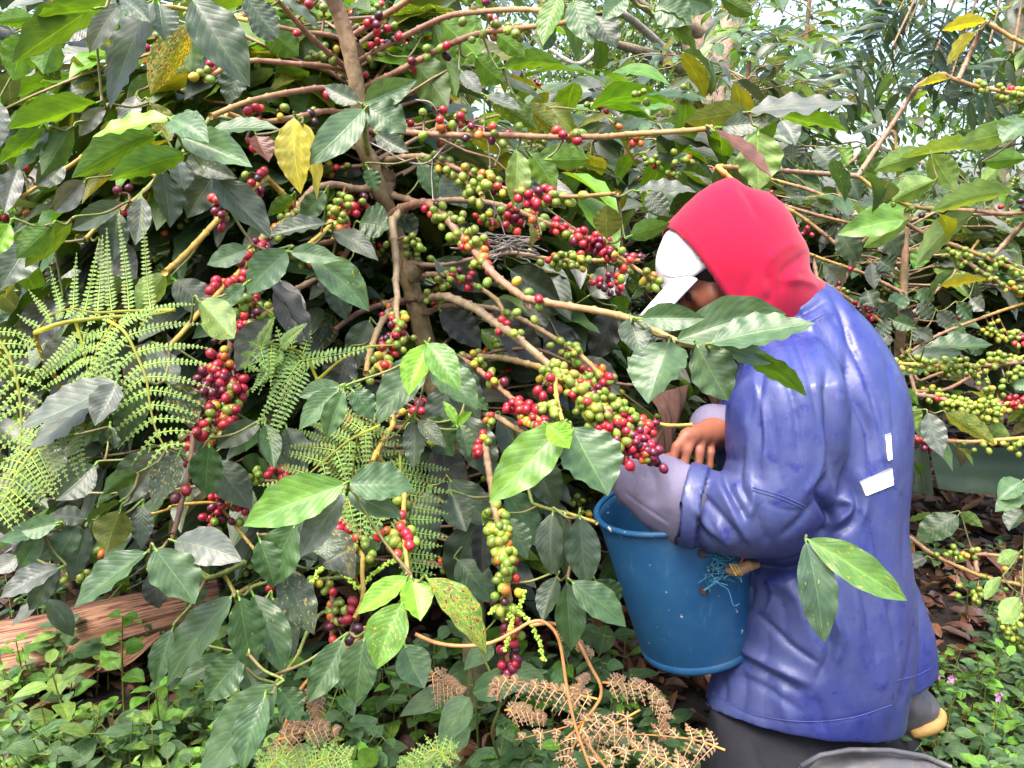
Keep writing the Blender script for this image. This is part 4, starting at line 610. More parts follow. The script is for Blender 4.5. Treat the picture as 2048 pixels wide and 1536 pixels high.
RLV = '''K 785,965 880,1100 130 P .1 1.75;K 935,1000 1045,1265 130 s .3 1.72;K 1050,1000 1350,1200 120 P .9 1.75;K 1020,220 1300,180 75 Y .5 1.9;K 940,600 1335,580 80 m .05 1.85;K 840,640 1150,640 110 d 0 1.95;K 720,430 865,480 90 m 0 2.0;K 860,490 970,560 80 s 0 2.0;K 710,440 610,540 90 d 0 2.0;K 780,850 890,950 60 y .2 1.8;K 300,90 410,230 120 s 0 2.2;K 640,60 720,130 140 d .2 2.2;K 590,80 620,240 90 s .2 2.2;K 920,0 850,120 110 L .2 2.0;K 1300,1090 1450,1140 100 P .6 1.85;K 1520,1420 1360,1530 130 M .1 1.5;K 1450,820 1580,850 70 M .2 1.9;K 1230,200 1240,290 80 d 0 2.3;K 1100,130 930,300 60 v .2 2.3;K 760,760 930,730 60 M 0 2.1
C 1640,665 1400,745 90 P .3 1.9;C 1650,665 1740,830 110 P .4 1.85;C 1660,780 1480,880 110 P .5 1.85;C 2000,835 1650,900 90 P .2 1.8;C 2048,560 1760,630 100 P .1 1.7;C 2060,520 1960,620 130 M 0 1.7;C 1850,640 1500,690 60 P .2 1.9;C 1880,700 2060,690 80 y .1 1.8;C 1860,800 1980,700 60 P .4 1.85;C 1530,950 1240,1010 110 L .3 1.85;C 1560,940 1350,1060 90 P .3 1.9;C 1830,920 1580,1134 90 P .4 1.85;C 1550,900 1330,930 70 L .2 1.95;C 1885,95 1695,125 55 Y .2 1.85;C 1840,140 1715,285 45 Y .6 1.85;C 1720,340 1590,375 40 Y .2 1.9;C 1350,640 1400,760 100 v .3 2.0;C 1230,640 1290,710 90 y 0 2.1;C 1050,620 1050,690 90 s 0 2.1;C 1000,520 1060,630 90 s 0 2.1;C 1150,640 1230,760 100 d 0 2.1;C 1250,1000 1330,1134 100 d 0 2.1;C 1430,980 1520,1100 110 d 0 2.1;C 1270,740 1330,860 120 d 0 2.2
L 1427,-30 1270,75 100 M .2 1.5;L 1427,60 1350,180 120 d 0 1.6;L 1050,90 820,260 150 m .3 2.0;L 1060,70 1200,150 60 P .1 2.3;L 760,200 740,300 90 M .6 1.9;L 640,130 700,250 60 m 0 1.9;L 860,330 710,420 90 s 0 2.0;L 900,80 750,110 40 P .1 2.2;L 1400,560 1290,700 110 P .3 1.6;L 1300,440 1200,570 60 P 0 1.8;L 1400,300 1280,370 80 P .2 1.9
K 880,330 970,420 100 d .1 2.2;K 800,280 690,370 110 m 0 2.25;K 1000,380 1090,480 100 s 0 2.3;K 870,250 980,310 90 m .1 2.3;K 640,330 730,430 110 d 0 2.2;K 930,480 850,570 90 d 0 2.3;K 700,520 640,620 90 s 0 2.2;K 1120,330 1210,420 90 m .1 2.3;K 980,560 1080,620 80 d 0 2.2;K 560,250 620,350 110 d 0 2.2;K 1050,480 1180,520 90 M 0 2.3;K 1200,300 1290,370 90 s 0 2.3;K 760,380 860,440 90 k 0 2.35;K 1180,560 1280,630 90 m .1 2.2;K 700,640 620,720 80 d 0 2.2'''
pet2 = []; tw2 = MB(); RPP = np.concatenate([P for P, _, _ in rpts])
for line in RLV.replace('\n', ';').split(';'):
    r, a, b, wd, tn, s_, d = line.split(); u0, v0 = Z(r, *map(float, a.split(','))); u1, v1 = Z(r, *map(float, b.split(','))); mbl = MB()
    p0, p1 = place_leaf(mbl, u0, v0, u1, v1, float(wd)/RG[r][2], tn, float(s_), float(d)); q = RPP[int(np.argmin(np.linalg.norm(RPP-p0, axis=1)))]
    pet2.append((p0, nz(p1-p0)))
    mbl.build('leaf', M['leaf'], rt)
join_twigs(tw2, RPP, pet2); tag(tw2.build('twigs', M['twig'], rt), kind='stuff')
sp = Spray(); TR2 = [W(*Z('K', 808, -200), 2.4), W(*Z('K', 790, 300), 2.5), W(*Z('K', 770, 900), 2.65)]
for i in range(80):
    f = rng.uniform(0, 1.99); k = int(f); b = TR2[k]+(TR2[k+1]-TR2[k])*(f-k)
    coffee_branch(sp, b, rng.uniform(-1.7, 2.2), rng.uniform(.4, .9), rng.uniform(.2, .6), rng.uniform(.4, .9), 'dmdsMP', leaf_l=.13, spot=.3, ber=(.15, 'g'))
flush(sp, rt, lambda u, v, d: rule_r(u, v, d) & ~((d < 2.4) & (v > 800)))
shrub((2.7, 3.6, 0), 2.3, 'pale-leaved coffee tree far back at the right edge', 'PmMdys', 100, reach=1.0, rule=rule_r, ber=(.1, 'g'))

# lanceolate-leaflet tree hanging in from the upper right
def frond_pts(p, dr, L, sag, k=10):
    t = np.linspace(0, 1, k)[:, None]; return p+dr*L*t+np.array([0, 0, -1.0])*sag*L*t*t
pt = empty('feather_leaved_tree', (2.6, 4.2, 0), 'small tree with hanging feather-like leaves of narrow dark leaflets, upper right', 'tree')
mb = MB(); fm = MB(); tk = spline([(2.6, 4.2, 0), (2.55, 4.0, 1.0), (2.3, 3.6, 1.9), (2.0, 3.1, 2.45), (1.7, 2.8, 2.6)], 6); tube(mb, tk, [.05, .035, .02, .008], 9, BK2, rough=.05)
FR = [('C', '1650,0 1640,140 1600,250 1590,330', 26), ('C', '1480,200 1485,290 1500,350 1510,400', 14), ('C', '1560,10 1470,90 1420,200 1330,330', 26), ('C', '1720,20 1680,150 1640,260', 18), ('C', '1420,20 1400,110 1330,200 1250,330', 22), ('C', '1800,0 1790,130 1770,230 1740,340', 22), ('C', '2000,230 1900,340 1830,420 1750,460', 16), ('C', '1900,180 1850,260 1760,330 1660,380', 20), ('C', '1640,300 1560,380 1500,440 1440,540', 8), ('C', '1730,340 1700,400 1750,470', 6), ('C', '1500,60 1540,160 1580,260', 16), ('C', '2060,300 1960,420 1880,520', 16), ('C', '1620,-40 1500,30 1420,60', 16), ('C', '1900,-20 1860,80 1830,190', 16), ('C', '1450,320 1330,400 1250,480', 10)]
for r, s, n in FR:
    d = rng.uniform(2.35, 2.6); P = spline([W(*q, d+.06*i) for i, q in enumerate(tr(r, s))], 6); tube(mb, P, [.0028, .0012], 5, GB)
    q = tk[int(np.argmin(np.linalg.norm(tk-P[0], axis=1)))]; tube(mb, spline([q, (q+P[0])/2+[0, 0, .08], P[0]], 4), [.007, .003], 5, BK)
    T = nz(np.gradient(P, axis=0)); f = np.linspace(.08, 1, n//2)*(len(P)-1)
    for sg in (-1, 1):
        q = np.stack([np.interp(f, range(len(P)), P[:, i]) for i in range(3)], 1); tg = nz(np.stack([np.interp(f, range(len(P)), T[:, i]) for i in range(3)], 1))
        vw = nz(C0-q); sd = np.cross(tg, vw)*sg; out = nz(sd+tg*.55+rng.normal(0, .12, q.shape)+[0, 0, -.2]); l = rng.uniform(.075, .11, len(q))[:, None]
        leaves(fm, q, q+out*l, vw*.5+[0, 0, .9]+rng.normal(0, .2, q.shape), l[:, 0]*.27, tone('m', len(q), .15)*[1.0, .85, 1.25, 1], droop=.05, fold=.1, wave=.0, nx=2, ny=6, pa=.7, pb=.9)
fm.build('foliage', M['farleaf'], pt); mb.build('trunk', M['bark'], pt)

# shade trees
def leafball(mb, centers, radii, n, size, tones, spot=0):
    k = rng.integers(0, len(centers), n); c = np.array(centers)[k]; r = np.array(radii)[k][:, None]
    p = c+nz(rng.normal(0, 1, (n, 3)))*r*rng.uniform(.25, 1, (n, 1))**.6*[1, 1, .75]
    d = nz(rng.normal(0, 1, (n, 3))+[0, 0, -.4]); l = size*rng.uniform(.6, 1.3, (n, 1))
    col = np.concatenate([tone(t, 1, 0) for t in tones])[rng.integers(0, len(tones), n)]*rng.uniform(.7, 1.3, (n, 1))
    leaves(mb, p, p+d*l, nz(rng.normal(0, .6, (n, 3))+[0, -.2, 1]), l[:, 0]*.45, col, nx=1, ny=2, fold=0, wave=0, droop=.05)
st_ = empty('shade_tree', W(1440, 600, 5.6)*[1, 1, 0], 'tall shade tree with a forked pinkish mossy trunk and tiny leaves, upper middle', 'tree')
mb = MB(); TC = (.34, .24, .19, 0); TC2 = (.30, .25, .17, 0)
T1 = spline([W(1440, 620, 5.6)*[1, 1, 0], W(1445, 500, 5.6), W(1435, 330, 5.5), W(1415, 180, 5.5), W(1395, 60, 5.5), W(1370, -120, 5.5), W(1330, -400, 5.6)], 6)
tube(mb, T1, [.2, .17, .15, .12, .1, .08], 14, np.array([TC2, TC, TC]), rough=.05)
tube(mb, spline([W(1418, 190, 5.5), W(1450, 90, 5.5), W(1475, -20, 5.6), W(1500, -200, 5.8)], 6), [.11, .1, .07], 12, TC, rough=.05)
for s in ('1410,160 1330,120 1240,90 1150,60', '1400,60 1300,20 1200,-60', '1470,20 1560,-60 1700,-120', '1420,210 1300,230 1200,250 1120,300', '1430,300 1330,330 1250,360'):
    tube(mb, spline([W(*map(float, q.split(',')), 5.3-.25*i) for i, q in enumerate(s.split())], 5), [.06, .03, .012], 7, (.22, .17, .12, 0), rough=.06)
tube(mb, spline([W(1400, 170, 5.4), W(1250, 30, 4.6), W(1205, 85, 4.2), W(1160, 128, 4.1), W(1110, 105, 4.1), W(1060, 60, 4.2)], 6), [.03, .018, .012, .01], 7, (.33, .30, .27, 0), rough=.05)
mb.build('trunk', M['bark'], st_)
mb = MB(); cc = [W(rng.uniform(1080, 1420), rng.uniform(40, 420), rng.uniform(5.2, 7)) for _ in range(34)]+[W(rng.uniform(900, 1900), rng.uniform(-250, 60), rng.uniform(5.6, 8)) for _ in range(22)]
leafball(mb, cc, [.55]*len(cc), 17000, .065, 'vkovyM'); mb.build('foliage', M['farleaf'], st_)
for (x, y, hh, lb, tn, n) in [(-4.2, 9, 6.5, 'broad far tree beyond the left upper corner, lit yellow green', 'yvLM', 9000), (-.8, 10.5, 6, 'far tree behind the middle of the frame with light showing through', 'vymL', 5000), (5.5, 9.5, 6.5, 'far tree beyond the right upper corner', 'myMv', 9000), (2.2, 11, 4.2, 'far low-crowned tree seen beside the hood', 'MyLs', 6000)]:
    t = empty('far_tree', (x, y, 0), lb, 'tree'); mb = MB(); tube(mb, spline([(x, y, 0), (x+.1, y, hh*.4), (x-.1, y, hh*.75)], 6), [.16, .12, .06], 9, TC2, rough=.06)
    cs = [(x+rng.normal(0, 1.3), y+rng.normal(0, .9), rng.uniform(.5, hh)) for _ in range(20)]
    for c in cs[:9]: tube(mb, spline([(x, y, c[2]*.6), (np.array(c)+[x, y, c[2]*.6])/2+[0, 0, .1], c], 4), [.05, .02], 6, TC2)
    mb.build('trunk', M['bark'], t); mb = MB(); leafball(mb, cs, [.9]*20, n, .12, tn); mb.build('foliage', M['farleaf'], t)
mb = MB(); cs = [(x, rng.uniform(6.0, 7.5), rng.uniform(.1, 1.15)) for x in np.linspace(-5.5, 6.5, 44)]
leafball(mb, cs, [.55]*len(cs), 16000, .12, 'LMyMm'); tag(mb.build('undergrowth', M['farleaf'], origin=(0, 6.5, 0)), 'low far green undergrowth between the coffee rows', 'undergrowth', kind='stuff')

# ------------------------------------------------------------------ ground, litter, low plants
def ground_z(x, y):
    return .018*np.sin(x*2.1+y*1.3)+.012*np.sin(x*5.3-y*3.7)+.006*np.sin(x*11+y*9)
k = NT('soil'); tc = k.n('ShaderNodeTexCoord').outputs['Object']; n1 = k.noise(tc, 3, 5, .6); n2 = k.noise(tc, 34, 5, .7)
c = k.mix(n1, (.010, .007, .005), (.028, .016, .011)); c = k.mix(1.0, c, k.ramp(n2, [(.3, (.5, .5, .5)), (.7, (1.5, 1.4, 1.3))]), 'MULTIPLY')
M['soil'] = k.end(k.pbr(c, .75, k.bump(k.math('ADD', n1, n2), 1.0, .02), .4))
mb = MB(); gx = np.concatenate([np.linspace(-90, -4, 12), np.linspace(-3.6, 4.4, 140), np.linspace(5, 90, 12)]); gy = np.concatenate([np.linspace(-30, .2, 8), np.linspace(.4, 6, 110), np.linspace(6.6, 140, 16)])
X, Y = np.meshgrid(gx, gy); Zg = ground_z(X, Y)*(np.abs(X) < 20); nxg = len(gx); i = np.arange(len(gy)-1)[:, None]*nxg+np.arange(nxg-1)[None]
mb.add(np.stack([X, Y, Zg], -1).reshape(-1, 3), np.stack([i, i+1, i+nxg+1, i+nxg], -1).reshape(-1, 4)); tag(mb.build('ground', M['soil'], origin=(0, 0, 0)), kind='structure')
mb = MB(); n = 15000; x = rng.uniform(-2.4, 3.4, n); y = rng.uniform(.9, 5.2, n)**1.0; z = ground_z(x, y)+rng.uniform(.004, .045, n)
a = rng.uniform(0, 6.28, n); l = rng.uniform(.03, .12, n); dr = np.stack([np.cos(a), np.sin(a), rng.normal(0, .28, n)], 1)
cols = np.array([(.085, .032, .018), (.14, .06, .03), (.05, .022, .014), (.19, .09, .045), (.035, .017, .013), (.11, .05, .035)])[rng.integers(0, 6, n)]*rng.uniform(.6, 1.3, (n, 1))
p = np.stack([x, y, z], 1); leaves(mb, p, p+dr*l[:, None], rng.normal(0, .4, (n, 3))+[0, 0, 1], l*rng.uniform(.3, .55, n), np.hstack([cols, np.zeros((n, 1))]), droop=rng.uniform(-.2, .25, n), fold=rng.uniform(-.3, .5, n), wave=rng.uniform(.05, .2, n), nx=3, ny=6)
tag(mb.build('leaf_litter', M['litter'], origin=(0, 2, 0)), 'wet brown fallen leaves covering the soil', 'leaf litter', kind='stuff')

def herb(mb, base, h, nl, size, tones, ratio=.55, lean=None, tw_c=GB, nx=3, ny=6, sp=.06, pb=.95):
    lean = rng.normal(0, .25, 2) if lean is None else lean
    P = spline([base, base+[lean[0]*h*.4, lean[1]*h*.4, h*.55], base+[lean[0]*h, lean[1]*h, h]], 5); tube(mb, P, [.0026*(h/.15)**.5, .0012], 5, tw_c, cap=False)
    m = max(nl//2, 1); a0 = rng.uniform(0, 3.14)
    for j in range(m):
        f = .25+.75*(j+1)/m if m > 1 else 1.; q = np.array([np.interp(f, np.linspace(0, 1, len(P)), P[:, i]) for i in range(3)]); a = a0+j*1.57+rng.normal(0, .2)
        sz = size*(1.15-.55*f)*rng.uniform(.8, 1.2)
        for sg in (0, math.pi):
            o = nz(np.array([math.cos(a+sg), math.sin(a+sg), rng.uniform(-.25, .45)])); st = q+o*sz*.18
            tube(mb, [q, st], [.001, .0009], 3, tw_c, cap=False)
            leaves(mb, st, st+o*sz, nz(np.array([0, -.2, 1])+rng.normal(0, .25, 3)), sz*ratio, tone(random.choice(tones), 1, .15, sp)[0], droop=rng.uniform(0, .12), fold=.12, wave=.04, nx=nx, ny=ny, pa=.62, pb=pb, jag=.03)
def gpt(u, v, h=0.0):
    """the point at height h seen at photo position u, v"""
    dr = FW+RT*((u-1024)/FPX)+UP*((768-v)/FPX); t = (h-CH)/dr[2]; return C0+dr*t
def gp(u, v):
    q = gpt(u, v); q[2] = ground_z(q[0], q[1]); return q
# dense low cover: bottom left, bottom middle, bottom right
mb = MB()
def cover(poly, n, smin, smax, tones, hmin=.04, hmax=.16):
    us = [q[0] for q in poly]; vs = [q[1] for q in poly]; k = 0
    while k < n:
        u, v = rng.uniform(min(us), max(us)), rng.uniform(min(vs), max(vs))
        if not in_poly(np.array([u]), np.array([v]), poly)[0]: continue
        b = gp(u, v)
        if math.sin(b[0]*9+b[1]*4)+math.sin(b[1]*11-b[0]*5+1)+rng.normal(0, .5) < -.55: k += .25; continue
        k += 1; h = rng.uniform(hmin, hmax)
        herb(mb, b, h, int(rng.integers(4, 9)), rng.uniform(smin, smax)*(1.7 if rng.random() < .12 else 1), tones, ratio=rng.uniform(.42, .8))
cover([(-100, 1420), (330, 1340), (560, 1380), (620, 1700), (-100, 1750)], 300, .026, .07, 'LMPMm', .05, .2)
cover([(560, 1400), (1250, 1400), (1400, 1750), (560, 1750)], 210, .035, .08, 'MmLM', .05, .2)
cover([(1870, 1330), (2150, 1290), (2200, 1750), (1840, 1750)], 190, .022, .06, 'MLMm', .04, .17)
cover([(1650, 1500), (1900, 1520), (1900, 1750), (1650, 1750)], 60, .02, .04, 'ML', .03, .08)
cover([(0, 1200), (500, 1150), (500, 1330), (0, 1330)], 60, .03, .06, 'MLm', .04, .15)
cover([(1850, 1060), (2150, 1030), (2150, 1290), (1880, 1300)], 26, .02, .05, 'Mm', .03, .1)
cover([(1150, 1430), (1450, 1430), (1450, 1560), (1150, 1560)], 70, .012, .022, 'MLm', .03, .08)
tag(mb.build('ground_cover', [M['herb']], origin=(0, 1.6, 0)), 'low light green weeds covering the ground', 'weeds', kind='stuff')
# named broad-leaved herbs: photo position of the base, crown top, leaves, size
HB = [(960, 1560, .30, 8, .095, 'm', 'broad-leaved green weed with toothed leaves at the bottom centre, below the hanging cherries'), (1105, 1540, .17, 6, .07, 'M', 'short weed with pointed leaves under the curled dry fern, left of the bucket'), (700, 1560, .24, 8, .075, 'M', 'weed with heart-shaped leaves at the bottom, right of the large coffee leaves'),
      (840, 1530, .22, 8, .06, 'm', 'dark green weed between two larger weeds at the bottom centre'), (470, 1470, .22, 8, .08, 'P', 'pale round-leaved weed in front of the split log'), (250, 1440, .26, 10, .07, 'L', 'leafy weed leaning over the reddish log'), (60, 1440, .2, 8, .06, 'L', 'light green weed at the left edge in front of the log'), (1210, 1560, .16, 6, .06, 'M', 'weed with small leaves in the dry fern, below the bucket'), (620, 1500, .2, 8, .06, 'M', 'mid green weed right of the lowest coffee leaves at the bottom edge'), (150, 1540, .24, 8, .08, 'P', 'pale toothed weed at the bottom left in front of the others'), (330, 1560, .22, 8, .07, 'L', 'yellow-green weed at the bottom left corner'),
      (1310, 1560, .13, 6, .085, 'M', 'large-leaved weed touching the dark trousers'), (1960, 1440, .2, 8, .045, 'M', 'weed with small round leaves right of the yellow boot sole'), (1930, 1250, .14, 6, .05, 'm', 'single weed standing in the brown litter at the right'), (560, 1330, .2, 8, .07, 'm', 'dark weed at the right end of the split log')]
for u, v, h, nl, sz, tn, lb in HB:
    b = gp(u, v); t = empty('weed', b, lb, 'weed'); mb = MB(); herb(mb, b, h, nl, sz, tn, ratio=.58, nx=6, ny=10, lean=(rng.normal(0, .12), -.05), pb=1.1); mb.build('leafy_stem', M['herb'], t)
# bigger single leaves held up in front
mb = MB(); t = empty('weed', gp(1010, 1570), 'weed with two broad dull green leaves spread wide, bottom centre', 'weed'); q = W(1000, 1395, 1.25)
tube(mb, spline([gp(1010, 1570), W(985, 1470, 1.3), q, W(960, 1290, 1.25), W(990, 1240, 1.25)], 5), [.003, .0016], 6, GB)
for a, b, wd, dd in [((940, 1395), (873, 1492), 66, 1.2), ((945, 1385), (1100, 1350), 60, 1.25), ((1010, 1350), (1100, 1375), 62, 1.24), ((900, 1385), (800, 1440), 50, 1.26), ((985, 1290), (930, 1345), 46, 1.27), ((1000, 1240), (1010, 1180), 30, 1.27)]:
    leaves(mb, W(*a, dd), W(*b, dd-.02), nz(np.array([0, -.8, .7])+rng.normal(0, .15, 3)), wd*dd/FPX, tone('m', 1, .1)[0]*[1.4, 1.3, 1.6, 1], nx=8, ny=14, droop=.08, fold=.12, wave=.02, pa=.6, pb=1.15, jag=.03)
mb.build('leafy_stem', M['herb'], t)
# pink flowers
k = NT('petal'); M['petal'] = k.end(k.pbr((.62, .3, .55), .6)); fl = 0
for u, v, lb in [(1873, 1348, 'pair of pink flowers beside the hem of the blue jacket'), (1995, 1392, 'small pink flower in the weeds at the right edge'), (14, 1510, 'tiny white-violet flower at the lower left corner')]:
    b = gpt(u, v, .1); t = empty('wild_flower', b*[1, 1, 0]+[0, 0, .0], lb, 'flower'); mb = MB(); tube(mb, spline([b*[1, 1, 0], b*[1, 1, .5]+[.01, 0, 0], b], 4), [.0015, .001], 5, GB); mb.build('stem', M['herb'], t); mb = MB()
    for c in ([b, b+[.035, .0, -.012]] if fl == 0 else [b]):
        for j in range(6): o = nz(np.array([math.cos(j), -.4, math.sin(j)])+rng.normal(0, .2, 3)); leaves(mb, c, c+o*.014, [0, -1, .5], .008, (1, 1, 1, 0), nx=2, ny=4, wave=0)
    mb.build('petals', M['petal'], t); fl += 1

# ------------------------------------------------------------------ ferns
def pinna(mb, q, dr, nrm, L, wl, col, sag=.12, n=None, dry=0):
    n = n or max(int(L/.0052), 5); t = np.linspace(0, 1, 12)[:, None]
    sd = nz(np.cross(dr, nrm)); cur = rng.uniform(-.06, .06)+dry*rng.uniform(-.5, .5)
    P = q+dr*L*t+np.array([0, 0, -1.])*sag*L*t**2+sd*cur*L*t**2+nrm*dry*.3*L*np.sin(t*5)
    tube(mb, P, [.0009, .0004], 4, col*[1.25, 1.15, 1, 1], cap=False)
    f = np.linspace(.04, .985, n); T = nz(np.gradient(P, axis=0)); tt = t[:, 0]
    for sg in (-1, 1):
        p = np.stack([np.interp(f, tt, P[:, i]) for i in range(3)], 1); tg = nz(np.stack([np.interp(f, tt, T[:, i]) for i in range(3)], 1))
        s2 = nz(np.cross(tg, nrm))*sg; l = wl*1.3*(1-f**1.5*.88)*np.minimum(1, .6+f*6)*rng.uniform(.9, 1.1, n)
        o = nz(s2+tg*.28-nrm*rng.uniform(-.1, .25, (n, 1))+dry*rng.normal(0, .5, (n, 3)))
        leaves(mb, p, p+o*l[:, None], np.tile(nrm, (n, 1))+rng.normal(0, .15+dry*.5, (n, 3)), np.full(n, .0038)*np.minimum(1, l/wl+.35), col*np.append(rng.uniform(.9, 1.1, 3), 1), nx=2, ny=3, fold=.05, wave=0, droop=.08+dry*.3, pa=.5, pb=.85)
def frond(parent, mat, P, nrm, n, LL, LR, col, ang=1.0, sag=.15, wl=.0095, taper=.9, start=.05, dry=0, name='frond', r=.0022, stem=None):
    mb = MB(); P = spline(P, 6); tube(mb, P, [r, r*.4], 6, stem or (.28, .30, .06, 0)); T = nz(np.gradient(P, axis=0)); tt = np.linspace(0, 1, len(P)); nrm = nz(np.array(nrm, float))
    for j in range(n):
        f = start+(1-start)*(j+.5)/n; q = np.array([np.interp(f, tt, P[:, i]) for i in range(3)]); tg = nz(np.array([np.interp(f, tt, T[:, i]) for i in range(3)])); sd = nz(np.cross(tg, nrm))
        sh = (1-taper*f**1.3)
        for sg, LL_ in ((-1, LL), (1, LR)):
            if LL_ <= 0 or (dry and rng.random() < .2): continue
            a = ang+rng.normal(0, .05+dry*.25); dr = nz(tg*math.cos(a)+sd*sg*math.sin(a)+rng.normal(0, .03, 3))
            pinna(mb, q, dr, nrm, LL_*sh*rng.uniform(.92, 1.06), wl*(.55+.45*sh), np.array(col, float)*[*(rng.uniform(.9, 1.12)*np.ones(3)), 1], sag, dry=dry)
    return mb.build(name, M[mat], parent)
FG = (.19, .29, .095, 0); FG2 = (.14, .24, .075, 0); vn = nz(np.array([0, -.85, .55]))
Wp = lambda s, ds: [W(*map(float, q.split(',')), d) for q, d in zip(s.split(), np.linspace(ds[0], ds[1], len(s.split())))]
f1 = empty('bracken_fern', W(230, 1330, 1.4)*[1, 1, 0], 'large pale green fern arching over the coffee leaves at the left edge', 'fern')
mb = MB(); tube(mb, spline([gp(200, 1190), W(240, 1100, 1.9), W(190, 900, 1.6), W(90, 720, 1.2), W(70, 665, 1.0)], 6), [.004, .003], 7, (.26, .24, .07, 0)); tube(mb, spline(Wp('70,665 130,645 225,634 300,630 350,620', (1.0, .98)), 5), [.003, .002], 6, (.28, .30, .06, 0)); mb.build('stalk', M['fern'], f1)
frond(f1, 'fern', Wp('-40,640 5,690 28,740 40,800 42,870 30,950 18,1030', (.98, .95)), vn, 13, .05, .075, FG, ang=1.15, sag=.35, wl=.0062)
frond(f1, 'fern', Wp('350,620 255,622 190,625 140,618 90,640 60,700', (.98, 1.02)), vn, 10, .03, .14, FG, ang=1.25, sag=-.12, wl=.0075)
frond(f1, 'fern', Wp('215,640 250,665 278,720 293,760 300,810 312,860 335,905', (.96, .92)), vn, 10, .11, .105, FG, ang=1.35, sag=.28, wl=.0068, taper=.78)
frond(f1, 'fern', Wp('150,640 165,690 175,740 185,800', (1.0, 1.0)), vn, 5, .04, .13, FG, ang=1.0, sag=-.1, wl=.0075)
frond(f1, 'fern', Wp('230,640 200,690 180,740 165,790', (.99, 1.0)), vn, 5, .08, .08, FG, ang=.9, sag=.3, wl=.0075)
frond(f1, 'fern', Wp('175,815 110,860 70,900 38,945 15,990 -5,1030', (.94, .93)), vn, 13, .07, .045, FG, ang=1.35, sag=.1, wl=.0085, taper=.6)
f2 = empty('bracken_fern', W(720, 1300, 1.3)*[1, 1, 0], 'green fern growing up through the middle of the coffee tree, below its stem', 'fern')
mb = MB(); tube(mb, spline([gp(790, 1330), W(720, 1180, 1.6), W(700, 1100, 1.35), W(655, 900, 1.15), W(635, 760, 1.1)], 6), [.004, .003], 7, (.26, .24, .07, 0))
tube(mb, spline([W(700, 1100, 1.35), W(760, 980, 1.2), W(795, 880, 1.15)], 6), [.003, .002], 6, (.26, .24, .07, 0)); mb.build('stalk', M['fern'], f2)
frond(f2, 'fern', Wp('635,760 610,712 575,695 540,688 505,705 490,740', (1.1, 1.02)), vn, 8, .10, .045, FG2, ang=1.2, sag=.12, wl=.0085)
frond(f2, 'fern', Wp('635,760 680,722 730,695 790,690', (1.1, 1.0)), vn, 1, 0, 0, FG2); 
mb = MB()
for s in ['600,722 660,712 720,697 765,693', '600,722 560,760 525,800 508,850', '605,725 580,780 545,830 525,870', '560,692 580,655 612,640', '520,695 535,655 548,632', '560,700 520,720 500,780', '610,740 590,790 560,840 545,885']:
    P = Wp(s, (1.06, 1.02)); dr = P[-1]-P[0]; pinna(mb, P[0], nz(dr), vn, np.linalg.norm(dr), .0105, np.array(FG2), sag=.03, n=18)
mb.build('frond', M['fern'], f2)
frond(f2, 'fern', Wp('700,1040 705,960 710,900 722,850 745,800', (1.14, 1.1)), vn, 9, .13, .1, FG, ang=1.05, sag=.22, wl=.0092, taper=.6)
frond(f2, 'fern', Wp('760,850 700,880 650,920 600,965 575,1000', (1.1, 1.05)), vn, 7, .06, .09, FG, ang=1.1, sag=.15, wl=.009, taper=.6)
frond(f2, 'fern', Wp('800,905 802,950 805,1000 812,1060 818,1110 822,1150', (1.12, 1.08)), vn, 11, .075, .03, FG2, ang=1.3, sag=.02, wl=.0095, taper=.55)
frond(f2, 'fern', Wp('650,1020 690,1000 740,1010 770,1040', (1.02, 1.0)), vn, 7, .03, .055, FG2, ang=1.2, sag=.2, wl=.007, taper=.5)
# beaded fern tendrils
t = empty('fern_tendril', W(1000, 1290, 1.15), 'beaded green fern tips curling beside the lowest hanging cherries', 'fern')
for s in ('980,1225 1000,1212 1030,1222 1055,1240 1075,1275 1088,1320', '1048,1180 1040,1210 1015,1235', '625,1165 640,1140 665,1134 690,1150 715,1175', '725,1172 755,1140 795,1118', '1030,1225 1020,1260 1010,1300'):
    mb = MB(); P = spline(Wp(s, (1.1, 1.1)), 12); tube(mb, P, [.0014, .0006], 5, (.26, .32, .1, 0))
    for sg in (-1, 1): q = P+RT*.001*sg; berries(mb, q+nz(rng.normal(0, 1, q.shape))*.0022, rng.normal(0, 1, q.shape), .0019, np.tile((.26, .36, .12, 0), (len(q), 1)))
    mb.build('tip', M['fern'], t)
